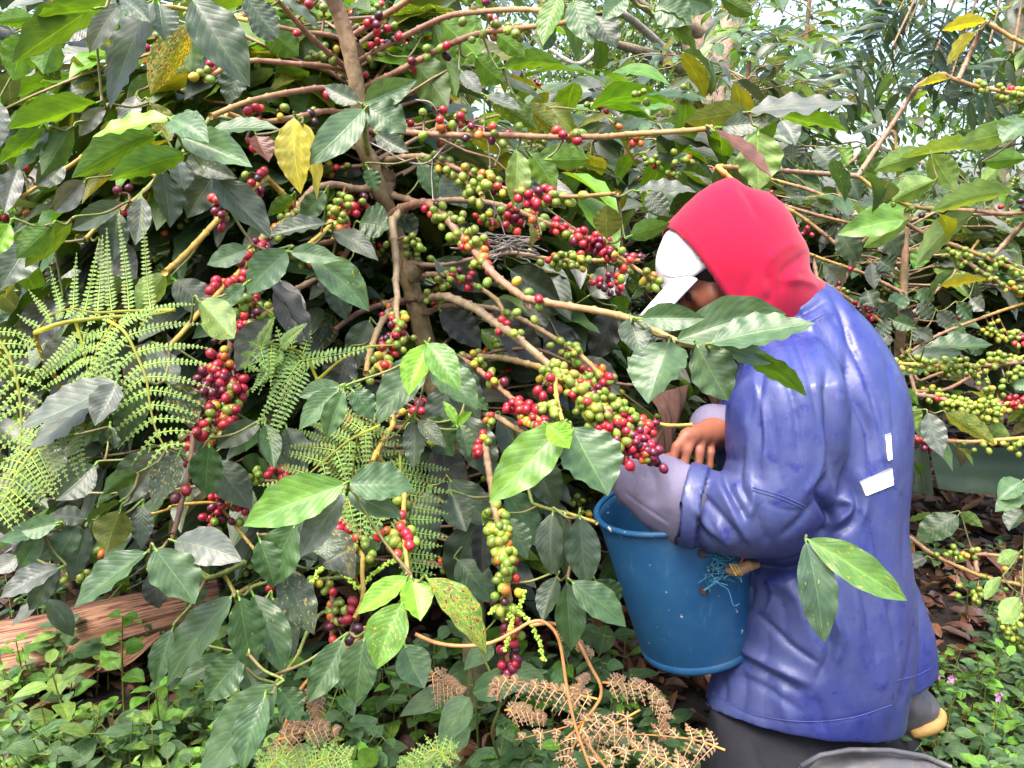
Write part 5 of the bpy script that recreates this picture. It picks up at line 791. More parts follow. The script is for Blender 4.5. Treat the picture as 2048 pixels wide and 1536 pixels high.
# dead bracken with long orange stems
f3 = empty('dead_bracken', gp(1120, 1560), 'dry copper-brown bracken fallen across the weeds at the bottom centre', 'dead fern'); mb = MB(); OS = (.48, .22, .08, 0)
for s, d in (('560,1480 600,1380 665,1320 725,1270', 1.05), ('830,1268 870,1285 920,1292 980,1286 1030,1262 1060,1245 1090,1245 1118,1280 1133,1370 1145,1430 1160,1480 1190,1560', 1.08), ('1060,1250 1110,1248 1150,1275 1180,1330 1203,1385 1170,1440 1130,1480', 1.1), ('1160,1470 1200,1520 1230,1560', 1.1), ('700,1270 730,1255 725,1262', 1.05)):
    tube(mb, spline([W(*map(float, q.split(',')), d) for q in s.split()], 6), [.0028, .002], 7, OS)
mb.build('stems', M['twig'], f3)
DC = (.40, .27, .19, 0)
for s, d, LL, LR, n in (('1205,1365 1250,1368 1300,1385 1330,1430 1330,1480', 1.12, .026, .022, 13), ('1195,1398 1140,1385 1070,1370 1000,1360 985,1390', 1.1, .03, .018, 14), ('1280,1420 1220,1450 1180,1440 1110,1460 1030,1480', 1.08, .026, .026, 9), ('1450,1500 1390,1480 1300,1470 1230,1470 1170,1480', 1.12, .035, .035, 11), ('1170,1440 1140,1510 1120,1560', 1.08, .028, .028, 7), ('1400,1560 1330,1520 1270,1500 1180,1530', 1.05, .034, .034, 9), ('555,1480 600,1465 640,1455 672,1462', 1.03, .025, .025, 9), ('620,1360 630,1400 640,1450', 1.04, .018, .018, 8), ('860,1345 885,1365 925,1385', 1.2, .035, .035, 9), ('1115,1250 1150,1280 1185,1308', 1.1, .012, .012, 9), ('1150,1420 1155,1370 1175,1350', 1.1, .014, .014, 7), ('540,1540 570,1490 590,1440', 1.03, .03, .03, 9), ('1010,1420 1050,1420 1090,1435', 1.1, .02, .02, 7)):
    frond(f3, 'dry', Wp(s, (d, d+.02)), nz(np.array([.1, -.7, .7])), n, LL, LR, DC, ang=1.0, sag=.4, wl=.0075, taper=.55, dry=.28, stem=OS, r=.0016)
f4 = empty('bracken_fern', gp(640, 1600), 'small curled light green fern at the bottom edge, left of centre', 'fern')
for s, d in (('600,1560 640,1520 700,1515', .98), ('900,1530 870,1500 820,1530', 1.05), ('520,1560 560,1515 600,1530', 1.0), ('790,1560 830,1540 910,1500', 1.05)): frond(f4, 'fern', Wp(s, (d, d)), vn, 9, .03, .03, FG, ang=1.1, sag=.1, wl=.006, taper=.5)

# ------------------------------------------------------------------ log, dry and green banana leaves, dead twigs
k = NT('dry_fibre'); col = k.attr('Col'); a = k.attr('luv').outputs['Vector']; mp = k.n('ShaderNodeMapping', {0: a, 3: (5, 90, 1)}).outputs[0]; n1 = k.noise(mp, 1, 5, .7); n2 = k.noise(k.n('ShaderNodeMapping', {0: a, 3: (3, 16, 1)}).outputs[0], 1, 4)
c = k.mix(1.0, k.mix(n2, (.30, .12, .075), (.58, .34, .21)), k.ramp(n1, [(.40, (.16, .10, .08)), (.52, (.9, .85, .8)), (.66, (1.35, 1.3, 1.2))]), 'MULTIPLY')
M['fibre'] = k.end(k.pbr(c, .6, k.bump(n1, 1.0, .004), .4))
t = empty('fallen_log', gp(60, 1400), 'split reddish-brown fallen banana stem lying on the ground at the left edge', 'log'); mb = MB()
P = spline([W(-160, 1335, 1.95), W(60, 1300, 1.98), W(200, 1262, 2.02), W(310, 1232, 2.06), W(440, 1200, 2.12)], 14); m = 72; th = np.linspace(0, 2*np.pi, m+1); T = nz(np.gradient(P, axis=0)); sd = nz(np.cross(T, [0, 0, 1])); up = np.cross(sd, T)
tt = np.linspace(0, 1, len(P))[:, None]; R = (.098-.04*tt**1.5)*(1+.035*np.sin(th*9+tt*2)[...]+.05*np.sin(th*4+2+tt*3)+.025*np.sign(np.sin(th*13+tt*1.5)))
V = P[:, None]+sd[:, None]*(np.cos(th)*R)[..., None]+up[:, None]*(np.sin(th)*R*.85)[..., None]; nn = m+1; i = np.arange(len(P)-1)[:, None]*nn+np.arange(m)[None]
luv = np.zeros((len(P), nn, 3)); luv[..., 0] = tt*.9; luv[..., 1] = th/6.28*1.0; mb.add(V.reshape(-1, 3), [np.stack([i, i+1, i+nn+1, i+nn], -1).reshape(-1, 4)], luv=luv.reshape(-1, 3)); mb.build('stem', M['fibre'], t)
mb = MB()
def sheet(mb, P0, P1, crease=.0, rip=0.0, n=14, th=.0015, lobes=5):
    """a stiff leaf sheet between two edge lines, with thickness"""
    A = spline(P0, 8); B = spline(P1, 8); kk = min(len(A), len(B)); A = A[:kk]; B = B[:kk]; s = np.linspace(0, 1, n+1)
    G = A[:, None]*(1-s)[None, :, None]+B[:, None]*s[None, :, None]; nr = nz(np.cross(A[-1]-A[0], B[kk//2]-A[kk//2]))
    G = G+nr*(crease*np.sin(s*math.pi*lobes)[None, :, None]+crease*1.5*np.sin(s*math.pi)[None, :, None])*np.ones((kk, 1, 1))
    luv = np.zeros((kk, n+1, 3)); luv[..., 0] = s*.3; luv[..., 1] = np.linspace(0, .5, kk)[:, None]
    luv = luv[..., [1, 0, 2]]; i = np.arange(kk-1)[:, None]*(n+1)+np.arange(n)[None]; q = np.stack([i, i+1, i+n+2, i+n+1], -1).reshape(-1, 4)
    mb.add(G.reshape(-1, 3), q, luv=luv.reshape(-1, 3)); mb.add((G+nr*th).reshape(-1, 3), q[:, ::-1], luv=luv.reshape(-1, 3))
sheet(mb, [W(180, 1330, 1.92), W(240, 1300, 1.93), W(318, 1262, 1.95)], [W(200, 1345, 1.9), W(255, 1330, 1.9), W(318, 1275, 1.93)], .004)
mb.build('strip', M['fibre'], t)
k = NT('dry_banana'); a = k.attr('luv').outputs['Vector']; n1 = k.noise(k.n('ShaderNodeMapping', {0: a, 3: (12, 240, 1)}).outputs[0], 1, 4, .6); n2 = k.noise(a, 14, 3)
M['drybanana'] = k.end(k.pbr(k.mix(1.0, k.mix(n2, (.16, .075, .055), (.30, .17, .13)), k.ramp(n1, [(.3, (.6, .55, .5)), (.7, (1.2, 1.2, 1.2))]), 'MULTIPLY'), .55, k.bump(n1, .8, .003), .4))
t = empty('dry_banana_leaf', W(1150, 680, 1.9), 'torn brown dry banana leaf hanging behind the cherries, left of the cap visor', 'dry leaf'); mb = MB()
sheet(mb, [W(1040, 600, 1.78), W(1075, 590, 1.76), W(1110, 580, 1.76)], [W(1050, 650, 1.8), W(1095, 655, 1.78), W(1130, 690, 1.78)], .008)
sheet(mb, [W(1110, 610, 1.76), W(1140, 615, 1.75), W(1165, 625, 1.75)], [W(1130, 690, 1.77), W(1150, 685, 1.76), W(1160, 672, 1.75)], .006)
sheet(mb, [W(1150, 640, 1.75), W(1180, 650, 1.72), W(1220, 618, 1.7)], [W(1158, 690, 1.75), W(1190, 665, 1.72), W(1225, 624, 1.7)], .006)
sheet(mb, [W(1075, 590, 1.78), W(1095, 570, 1.78), W(1108, 590, 1.78)], [W(1060, 640, 1.78), W(1085, 640, 1.78), W(1110, 640, 1.78)], .006); mb.build('blade', M['drybanana'], t)
t = empty('dry_banana_leaf', W(1290, 860, 1.9)*[1, 1, 0], 'dark reddish dry leaf standing behind the cherries above the bucket', 'dry leaf'); mb = MB()
sheet(mb, [W(1295, 790, 1.8), W(1320, 830, 1.8), W(1335, 920, 1.82), W(1345, 1100, 1.9)], [W(1370, 770, 1.85), W(1350, 830, 1.85), W(1300, 900, 1.85), W(1290, 1100, 1.9)], .012)
sheet(mb, [W(1195, 870, 1.8), W(1200, 930, 1.8), W(1210, 1020, 1.82)], [W(1225, 880, 1.82), W(1232, 940, 1.82), W(1240, 1020, 1.85)], .008)
sheet(mb, [W(1400, 780, 1.8), W(1420, 800, 1.8), W(1430, 850, 1.82)], [W(1440, 775, 1.82), W(1440, 800, 1.82), W(1445, 850, 1.85)], .008); mb.build('blade', M['drybanana'], t)
k = NT('green_banana'); a = k.attr('luv').outputs['Vector']; n1 = k.noise(k.n('ShaderNodeMapping', {0: a, 3: (300, 6, 1)}).outputs[0], 1, 3, .6); n2 = k.noise(a, 8, 3)
M['greenbanana'] = k.end(k.pbr(k.mix(1.0, k.mix(n2, (.008, .022, .010), (.018, .042, .018)), k.ramp(n1, [(.3, (.8,)*3), (.7, (1.2,)*3)]), 'MULTIPLY'), .6, k.bump(n1, .4, .002), .5))
t = empty('banana_leaf', W(1940, 985, 2.9)*[1, 1, 0], 'wide dark green banana leaf propped on the litter behind the green cherries, right edge', 'banana leaf'); mb = MB()
sheet(mb, [W(1790, 880, 2.75), W(1830, 880, 2.75), W(1855, 885, 2.72)], [W(1795, 975, 2.65), W(1830, 985, 2.65), W(1868, 990, 2.6)], .002)
sheet(mb, [W(1856, 885, 2.7), W(1920, 888, 2.7), W(2000, 896, 2.7), W(2200, 905, 2.7)], [W(1878, 978, 2.6), W(1930, 985, 2.6), W(2000, 990, 2.58), W(2200, 1005, 2.55)], .002)
mb.build('blade', M['greenbanana'], t)
t = empty('dead_twig_tangle', W(985, 490, 1.38), 'tangle of thin grey dead twigs caught on a branch right of the coffee stem', 'dead twigs'); mb = MB(); GC = (.30, .25, .22, 0)
for s in ('740,285 770,300 810,322 855,325 890,290 915,262', '830,200 860,205 885,235 915,262 940,250 975,255', '865,315 863,350 866,400', '975,275 980,330 975,370 990,410 985,450', '985,410 1000,440 1010,470', '990,330 1000,300 985,280'):
    tube(mb, spline([W(*map(float, q.split(',')), 1.3+rng.uniform(-.01, .01)) for q in s.split()], 6), [.0013, .0009], 4, GC, rough=.15)
for _ in range(22):
    c = W(rng.uniform(960, 1060), rng.uniform(478, 512), 1.32); P = [c+rng.normal(0, .016, 3)*[1.6, 1, .6] for _ in range(4)]; tube(mb, spline(P, 4), [.0018, .001], 4, GC, rough=.15)
mb.build('twigs', M['twig'], t)

# ------------------------------------------------------------------ the person: solid fields meshed by surface nets, in a frame (right, camera up, depth)
def fr(u, v, c): return np.array([(u-1024)/FPX*c, (768-v)/FPX*c, c])
def toW(P): P = np.atleast_2d(P); return C0+P[:, 0:1]*RT+P[:, 1:2]*UP+P[:, 2:3]*FW
class Field:
    def __init__(s, lo, hi, h):
        s.h = h; s.lo = np.array(lo, float); n = np.ceil((np.array(hi)-s.lo)/h).astype(int)+1
        s.ax = [s.lo[i]+h*np.arange(n[i]) for i in range(3)]; s.A, s.B, s.C = np.meshgrid(*s.ax, indexing='ij', sparse=True); s.f = np.full(n, 1.0)
    def smin(s, g, k=.015):
        if k <= 0: s.f = np.minimum(s.f, g); return
        h = np.clip(.5+.5*(g-s.f)/k, 0, 1); s.f = g*(1-h)*-1*-1 if False else s.f*(1-h)+g*h-k*h*(1-h)
    def smin2(s, g, k=.015):
        h = np.clip(.5+.5*(s.f-g)/k, 0, 1); s.f = s.f*(1-h)+g*h-k*h*(1-h)
    def cap(s, p, q, r0, r1, k=.012):
        p = np.asarray(p, float); q = np.asarray(q, float); m = max(r0, r1)+.04
        sl = tuple(slice(max(int((min(p[i], q[i])-m-s.lo[i])/s.h), 0), max(int((max(p[i], q[i])+m-s.lo[i])/s.h)+2, 1)) for i in range(3))
        A, B, C = s.A[sl[0]], s.B[:, sl[1]], s.C[:, :, sl[2]]; d = q-p; L = max(float(d@d), 1e-9)
        t = np.clip(((A-p[0])*d[0]+(B-p[1])*d[1]+(C-p[2])*d[2])/L, 0, 1)
        g = np.sqrt((A-p[0]-d[0]*t)**2+(B-p[1]-d[1]*t)**2+(C-p[2]-d[2]*t)**2)-(r0+(r1-r0)*t); f = s.f[sl]
        if f.size == 0: return
        h = np.clip(.5+.5*(f-g)/k, 0, 1); s.f[sl] = f*(1-h)+g*h-k*h*(1-h)
    def ell(s, c, axes, rad, k=.012, sub=False):
        D = [s.A-c[0], s.B-c[1], s.C-c[2]]; q = 0
        for a, r in zip(axes, rad): q = q+((D[0]*a[0]+D[1]*a[1]+D[2]*a[2])/r)**2
        g = (np.sqrt(q)-1)*min(rad)
        if sub: s.f = np.maximum(s.f, -g)
        else: s.smin2(g, k)
    def sil(s, poly, c, k=1.0, cc=None, R=.1, half=None):
        """a body whose side outline is the polygon (photo positions, at depth c) and whose depth follows from its width"""
        pg = [((u-1024)/FPX*c, (768-v)/FPX*c) for u, v in poly]; hh = .005
        x = np.arange(s.ax[0][0], s.ax[0][-1]+hh, hh); y = np.arange(s.ax[1][0], s.ax[1][-1]+hh, hh); X, Y = np.meshgrid(x, y, indexing='ij')
        ins = in_poly(X, Y, pg); dd = np.full(X.shape, 9.0)
        for i in range(len(pg)):
            p, q = np.array(pg[i]), np.array(pg[(i+1) % len(pg)]); d = q-p; t = np.clip(((X-p[0])*d[0]+(Y-p[1])*d[1])/max(d@d, 1e-12), 0, 1); dd = np.minimum(dd, np.hypot(X-p[0]-d[0]*t, Y-p[1]-d[1]*t))
        m = ins.astype(float); u_ = np.zeros(X.shape); r = m.copy(); pp = r.copy(); rs = (r*r).sum()
        def Ap(z):
            o = 4*z; o[1:] -= z[:-1]; o[:-1] -= z[1:]; o[:, 1:] -= z[:, :-1]; o[:, :-1] -= z[:, 1:]; return o*m
        for _ in range(400):
            q = Ap(pp); al = rs/max((pp*q).sum(), 1e-30); u_ += al*pp; r -= al*q; rn = (r*r).sum()
            if rn < 1e-9: break
            pp = r+pp*(rn/rs); rs = rn
        u_ *= hh*hh; g = np.where(ins, 2.6*u_+dd*.008, -dd*R)
        ix = np.clip((s.ax[0]-x[0])/hh, 0, len(x)-1.001); iy = np.clip((s.ax[1]-y[0])/hh, 0, len(y)-1.001); i0 = ix.astype(int); j0 = iy.astype(int); fx = (ix-i0)[:, None]; fy = (iy-j0)[None]
        G = g[np.ix_(i0, j0)]*(1-fx)*(1-fy)+g[np.ix_(i0+1, j0)]*fx*(1-fy)+g[np.ix_(i0, j0+1)]*(1-fx)*fy+g[np.ix_(i0+1, j0+1)]*fx*fy
        cz = c if cc is None else cc(s.A, s.B)
        return ((s.C-cz)**2/(k*k)-G[:, :, None])/(2*R)
    def mesh(s):
        f = s.f; S = f < 0; n = f.shape
        acc = np.zeros((n[0]-1, n[1]-1, n[2]-1, 3)); cnt = np.zeros(acc.shape[:3])
        for ax in range(3):
            o = [i for i in range(3) if i != ax]
            for da in (0, 1):
                for db in (0, 1):
                    s0 = [None]*3; s0[ax] = slice(0, n[ax]-1); s0[o[0]] = slice(da, n[o[0]]-1+da); s0[o[1]] = slice(db, n[o[1]]-1+db); s1 = list(s0); s1[ax] = slice(1, n[ax])
                    a, b = f[tuple(s0)], f[tuple(s1)]; cr = (a < 0) != (b < 0); t = np.where(cr, a/np.where(cr, a-b, 1), 0)
                    acc[..., ax] += np.where(cr, t, 0); acc[..., o[0]] += cr*da; acc[..., o[1]] += cr*db; cnt += cr
        idx = np.nonzero(cnt); V = acc[idx]/cnt[idx][:, None]+np.stack(idx, 1); ids = -np.ones(cnt.shape, int); ids[idx] = np.arange(len(V)); V = V*s.h+s.lo; F = []
        for ax in range(3):
            o = [i for i in range(3) if i != ax]; a = [slice(1, n[i]-1) for i in range(3)]; a[ax] = slice(0, n[ax]-1); b = list(a); b[ax] = slice(1, n[ax])
            A_, B_ = S[tuple(a)], S[tuple(b)]; e = np.nonzero(A_ != B_); base = np.stack(e, 1); base[:, o[0]] += 1; base[:, o[1]] += 1; flip = A_[e]
            def g(d0, d1): q = base.copy(); q[:, o[0]] -= d0; q[:, o[1]] -= d1; return ids[q[:, 0], q[:, 1], q[:, 2]]
            Q = np.stack([g(1, 1), g(0, 1), g(0, 0), g(1, 0)], 1)
            if ax == 1: flip = ~flip
            Q[~flip] = Q[~flip][:, ::-1]; F.append(Q)
        return V, np.concatenate(F)
def vnorm(V, F):
    n = np.cross(V[F[:, 2]]-V[F[:, 0]], V[F[:, 3]]-V[F[:, 1]]); N = np.zeros_like(V)
    for i in range(4): np.add.at(N, F[:, i], n)
    return nz(N)
def smoothv(V, F, it, lam=.5):
    E = np.concatenate([F[:, [0, 1]], F[:, [1, 2]], F[:, [2, 3]], F[:, [3, 0]]]); c = np.bincount(E[:, 0], minlength=len(V))+np.bincount(E[:, 1], minlength=len(V))
    for _ in range(it):
        S = np.stack([np.bincount(E[:, 0], V[E[:, 1], i], len(V))+np.bincount(E[:, 1], V[E[:, 0], i], len(V)) for i in range(3)], 1); V = V+lam*(S/np.maximum(c, 1)[:, None]-V)
    return V
def pl(s): return [tuple(map(float, q.split(','))) for q in s.split()]
def crease(V, N, folds):
    """raise or sink cloth folds along measured lines on the near side"""
    u = 1024+FPX*V[:, 0]/V[:, 2]; v = 768-FPX*V[:, 1]/V[:, 2]; disp = np.zeros(len(V)); facing = np.clip(-N[:, 2]*2+.2, 0, 1)
    for s, wd, am in folds:
        P = spline([(*q, 0) for q in pl(s)], 5)[:, :2]; best = np.full(len(V), 1e9); tt = np.zeros(len(V)); m = (u > P[:, 0].min()-4*wd) & (u < P[:, 0].max()+4*wd) & (v > P[:, 1].min()-4*wd) & (v < P[:, 1].max()+4*wd); ii = np.nonzero(m)[0]; uu, vv_ = u[ii], v[ii]; bb = best[ii]; t2 = tt[ii]
        for i in range(len(P)-1):
            p, q = P[i], P[i+1]; d = q-p; t = np.clip(((uu-p[0])*d[0]+(vv_-p[1])*d[1])/max(d@d, 1e-9), 0, 1); ds = np.hypot(uu-p[0]-d[0]*t, vv_-p[1]-d[1]*t); w_ = ds < bb; bb = np.where(w_, ds, bb); t2 = np.where(w_, (i+t)/(len(P)-1), t2)
        tp = np.clip(np.minimum(t2, 1-t2)*5, 0, 1); x = bb/wd; disp[ii] += am*.001*(np.exp(-np.abs(x)**1.5) if am > 0 else .55*np.exp(-1.7*x)+.45*np.exp(-x**2))*(.25+.75*tp)*1.15
    return V+N*(disp*facing)[:, None]
def fbm(P, sc_, seed=0, oct_=3):
    r = np.random.default_rng(seed); o = np.zeros(len(P)); a = 1.
    for _ in range(oct_):
        for _ in range(5):
            k_ = r.normal(0, 1, 3); k_ *= sc_/np.linalg.norm(k_); o += a*np.sin(P@k_+r.uniform(0, 6.28)+1.3*np.sin(P@(r.normal(0, 1, 3)*sc_*.4)))/5
        a *= .5; sc_ *= 2.1
    return o
def add_field(parent, name, mat, fld, sm=3, folds=None, noise=0.0, nsc=30, nstr=(1, 1, 1), ridge=0.0):
    V, F = fld.mesh(); V = smoothv(V, F, sm)
    if folds or noise:
        N = vnorm(V, F)
        if noise: V = V+N*(fbm(V*np.array(nstr), nsc, 3)*noise)[:, None]
        if ridge: V = V-N*((1-np.minimum(1, np.abs(fbm(V*np.array([1.5, .6, 1.2]), 19, 11, 2))*2.2))**2*ridge*(.35+.65*np.clip(fbm(V, 9, 5, 1)+.4, 0, 1)))[:, None]
        if folds: V = crease(V, smoothv(N, F, 4), folds); V = smoothv(V, F, 1, .4)
    mb = MB(); mb.add(toW(V), F); o = mb.build(name, mat, parent); return o, V, F
def cloth(name, c0, c1, rough, sheen=0, scale=40, bump=.3, bd=.001, spec=.4, stain=None, coat=0.0, fine=0, fs=900, wr=0):
    k = NT(name); tc = k.n('ShaderNodeTexCoord').outputs['Object']; n1 = k.noise(tc, 4.5 if wr else 9, 6, .68); n2 = k.noise(tc, scale, 4, .6); n3 = k.noise(tc, fs, 2)
    c = k.mix(k.math('MULTIPLY', k.math('SUBTRACT', n1, .35), 3, clamp=True), c0, c1)
    if stain:
        c = k.mix(k.math('MULTIPLY', k.math('SUBTRACT', k.noise(tc, 23, 5, .7), .56), 9, clamp=True), c, stain)
        c = k.mix(k.math('MULTIPLY', k.math('SUBTRACT', k.noise(k.n('ShaderNodeMapping', {0: tc, 1: (3, 1, 2)}).outputs[0], 60, 4, .7), .68), 9, clamp=True), c, (.12, .09, .10))
    h = k.math('ADD', n2, k.math('MULTIPLY', n3, fine)); r = k.math('ADD', rough-.15, k.math('MULTIPLY', n1, .3))
    if wr:
        m1 = k.n('ShaderNodeMapping', {0: tc, 2: (.3, .5, .2), 3: (1.5, 1, .55)}).outputs[0]
        rd = k.math('ABSOLUTE', k.math('SUBTRACT', k.noise(m1, 15, 2, .5), .5)); rd2 = k.math('ABSOLUTE', k.math('SUBTRACT', k.noise(m1, 38, 2, .5), .5))
        r = k.math('SUBTRACT', r, k.math('MULTIPLY', k.math('MULTIPLY', k.math('SUBTRACT', k.noise(tc, 30, 3, .6), .55), 10, clamp=True), .2))
        nb = k.bump(k.math('ADD', k.math('MINIMUM', k.math('MULTIPLY', rd, 6), 1), k.math('MULTIPLY', k.math('MINIMUM', k.math('MULTIPLY', rd2, 6), 1), .35)), wr, .005)
        nb = k.n('ShaderNodeBump', {'Height': h, 'Strength': bump, 'Distance': bd, 'Normal': nb}).outputs[0]
        return k.end(k.pbr(c, r, nb, spec, **{'Coat Weight': coat, 'Coat Roughness': .12}))
    return k.end(k.pbr(c, r, k.bump(h, bump, bd), spec, **{'Sheen Weight': sheen, 'Sheen Roughness': .5, 'Coat Weight': coat, 'Coat Roughness': .15}))
M['jacket'] = cloth('blue_raincoat', (.018, .028, .165), (.066, .080, .18), .48, scale=30, bump=.25, bd=.0025, stain=(.016, .020, .15), coat=.08, spec=.45, wr=.13)
M['cuff'] = cloth('grey_lining', (.15, .135, .21), (.19, .17, .26), .7, scale=60, bump=.4, bd=.001, stain=(.13, .11, .15), spec=.25)
M['hood'] = cloth('red_fleece', (.31, .004, .026), (.37, .006, .036), .9, sheen=.15, scale=420, bump=.5, bd=.0008, spec=.15, fine=.6)
M['cap'] = cloth('white_cap', (.66, .64, .68), (.78, .76, .79), .8, scale=300, bump=.4, bd=.0005, spec=.2, stain=(.55, .50, .52))
M['skin'] = cloth('skin', (.26, .085, .045), (.30, .11, .065), .5, scale=160, bump=.35, bd=.0008, spec=.4)
M['trouser'] = cloth('dark_trousers', (.011, .011, .015), (.022, .022, .028), .85, scale=200, bump=.5, bd=.0008, spec=.2)
M['shirt'] = cloth('blue_grey_lining', (.10, .12, .20), (.14, .16, .25), .8, scale=300, bump=.4, bd=.0006, spec=.2)
M['boot'] = cloth('rubber_boot', (.055, .055, .06), (.085, .083, .09), .42, scale=50, bump=.3, bd=.001, stain=(.12, .10, .09), spec=.5)
M['tape'] = cloth('reflective_tape', (.80, .80, .82), (.9, .9, .92), .4, scale=100, bump=.2, bd=.0005, spec=.6)
M['hair'] = cloth('black_hair', (.008, .006, .005), (.02, .015, .012), .5, scale=500, bump=.8, bd=.001)
M['sole'] = cloth('yellow_sole', (.30, .18, .045), (.38, .24, .07), .6, scale=60, bump=.5, bd=.001, stain=(.30, .18, .06))
per = empty('person', W(1640, 1545, 1.47)*[1, 1, 0], 'person kneeling in blue raincoat, red hood and white cap, picking cherries into the bucket', 'person')
# body
HD = fr(1432, 538, 1.50); f_ = np.array([-.80, -.60, -.02]); f_ /= np.linalg.norm(f_); h_ = np.array([-.6, .8, 0]); h_ /= np.linalg.norm(h_); h_ = h_-f_*(h_@f_); h_ /= np.linalg.norm(h_); s_ = np.cross(f_, h_)
body = Field(fr(1215, 1500, 1.3)*[1, 1, 0]+[0, -.12, 1.10], fr(1800, 380, 1.6)*[1, 1, 0]+[.02, .02, 1.80], .0042)
body.ell(HD+h_*.005-f_*.008, (f_, h_, s_), (.088, .092, .072), .02); body.ell(HD+f_*.030-h_*.062, (f_, h_, s_), (.052, .058, .055), .03)
body.cap(HD+f_*.086-h_*.012, HD+f_*.104-h_*.036, .007, .012, .012); body.cap(HD+f_*.098-h_*.038-s_*.010, HD+f_*.098-h_*.038+s_*.010, .008, .008, .008)
for sg in (-1, 1):
    body.ell(HD+f_*.078-h_*.008+s_*.032*sg, (f_, h_, s_), (.012, .011, .015), .006, sub=True); body.cap(HD+f_*.080+h_*.008+s_*.018*sg, HD+f_*.072+h_*.008+s_*.048*sg, .008, .007, .012)
    body.ell(HD+f_*.072-h_*.009+s_*.031*sg, (f_, h_, s_), (.0115, .0115, .0115), .002); body.cap(HD+f_*.062-h_*.034+s_*.036*sg, HD+f_*.05-h_*.034+s_*.052*sg, .016, .014, .02)
    body.ell(HD-f_*.002-h_*.015+s_*.074*sg, (f_, h_, s_), (.018, .030, .010), .006)
body.cap(HD+f_*.088-h_*.062-s_*.014, HD+f_*.088-h_*.062+s_*.014, .0065, .0065, .006); body.cap(HD+f_*.083-h_*.074-s_*.012, HD+f_*.083-h_*.074+s_*.012, .0075, .0075, .004); body.cap(HD+f_*.072-h_*.098, HD+f_*.070-h_*.1, .020, .018, .02)
body.cap(HD-f_*.03-h_*.05, fr(1570, 660, 1.5), .055, .06, .03); body.cap(fr(1600, 740, 1.5), fr(1620, 1150, 1.5), .10, .11, .05); body.cap(fr(1620, 1200, 1.5), fr(1640, 1320, 1.5), .12, .12, .05)
body.cap(fr(1590, 730, 1.40), fr(1560, 1040, 1.33), .045, .038, .03); body.cap(fr(1560, 1040, 1.33), fr(1300, 985, 1.40), .036, .026, .02)
body.cap(fr(1530, 730, 1.60), fr(1510, 870, 1.62), .045, .038, .03); body.cap(fr(1510, 870, 1.62), fr(1425, 862, 1.46), .034, .026, .02)
body.cap(fr(1600, 1340, 1.5), fr(1510, 1590, 1.48), .075, .05, .04); body.cap(fr(1640, 1340, 1.58), fr(1560, 1540, 1.58), .075, .055, .04)
def fing(f, pts, r): 
    for i in range(len(pts)-1): f.cap(fr(*pts[i]), fr(*pts[i+1]), r*(1-.1*i), r*(1-.1*(i+1)), .004)
# far (right) hand: back of the hand up, fingers closing on the cherries
WR = (1428, 868, 1.45)
for a, r in (((1372, 872, 1.385), .0125), ((1388, 870, 1.395), .0135), ((1404, 872, 1.41), .013), ((1418, 878, 1.425), .012)): body.cap(fr(*WR), fr(*a), .023, r, .016)
fing(body, [(1372, 872, 1.385), (1354, 893, 1.372), (1346, 917, 1.372), (1338, 930, 1.378)], .0098)
fing(body, [(1388, 870, 1.395), (1374, 900, 1.375), (1368, 932, 1.375), (1360, 946, 1.385)], .0102)
fing(body, [(1404, 872, 1.41), (1399, 903, 1.388), (1396, 936, 1.388), (1388, 950, 1.40)], .0100)
fing(body, [(1418, 878, 1.425), (1421, 905, 1.405), (1419, 934, 1.405), (1411, 946, 1.415)], .0088)
fing(body, [(1408, 880, 1.45), (1368, 905, 1.425), (1342, 915, 1.40), (1328, 917, 1.39)], .0115)
# near (left) hand inside the cuff, fingertips over the bucket rim
WL = (1305, 985, 1.40)
for a in ((1278, 952, 1.46), (1272, 962, 1.45), (1268, 974, 1.44), (1268, 986, 1.43)): body.cap(fr(*WL), fr(*a), .022, .012, .014)
fing(body, [(1278, 952, 1.46), (1255, 938, 1.50), (1241, 941, 1.535), (1237, 955, 1.53)], .0095)
fing(body, [(1272, 962, 1.45), (1250, 948, 1.49), (1234, 952, 1.525), (1230, 968, 1.52)], .0100)
fing(body, [(1268, 974, 1.44), (1248, 962, 1.47), (1234, 966, 1.50), (1232, 982, 1.495)], .0098)
fing(body, [(1268, 986, 1.43), (1250, 980, 1.45), (1240, 990, 1.47), (1242, 1003, 1.465)], .0086)
fing(body, [(1296, 968, 1.42), (1278, 985, 1.46), (1260, 1000, 1.48), (1250, 1004, 1.485)], .0110)
o, V, F = add_field(per, 'body', M['skin'], body, 1)
# hair at the temple, eyes
mb = MB()
for sg in (-1, 1): berries(mb, toW(HD+f_*.0745-h_*.009+s_*.031*sg)[0], toW(f_[None])[0]-C0, .0108, (.02, .012, .01, 0))
mb.build('eyes', M['cherry'], per)
hr = Field(HD-.16, HD+.16, .004); hr.ell(HD+h_*.016-f_*.012, (f_, h_, s_), (.094, .088, .079), .01)
hr.f = np.maximum(hr.f, ((hr.A-HD[0])*f_[0]+(hr.B-HD[1])*f_[1]+(hr.C-HD[2])*f_[2])-.050-.5*((hr.A-HD[0])*h_[0]+(hr.B-HD[1])*h_[1]+(hr.C-HD[2])*h_[2])); add_field(per, 'hair', M['hair'], hr, 1, noise=.0012, nsc=300)
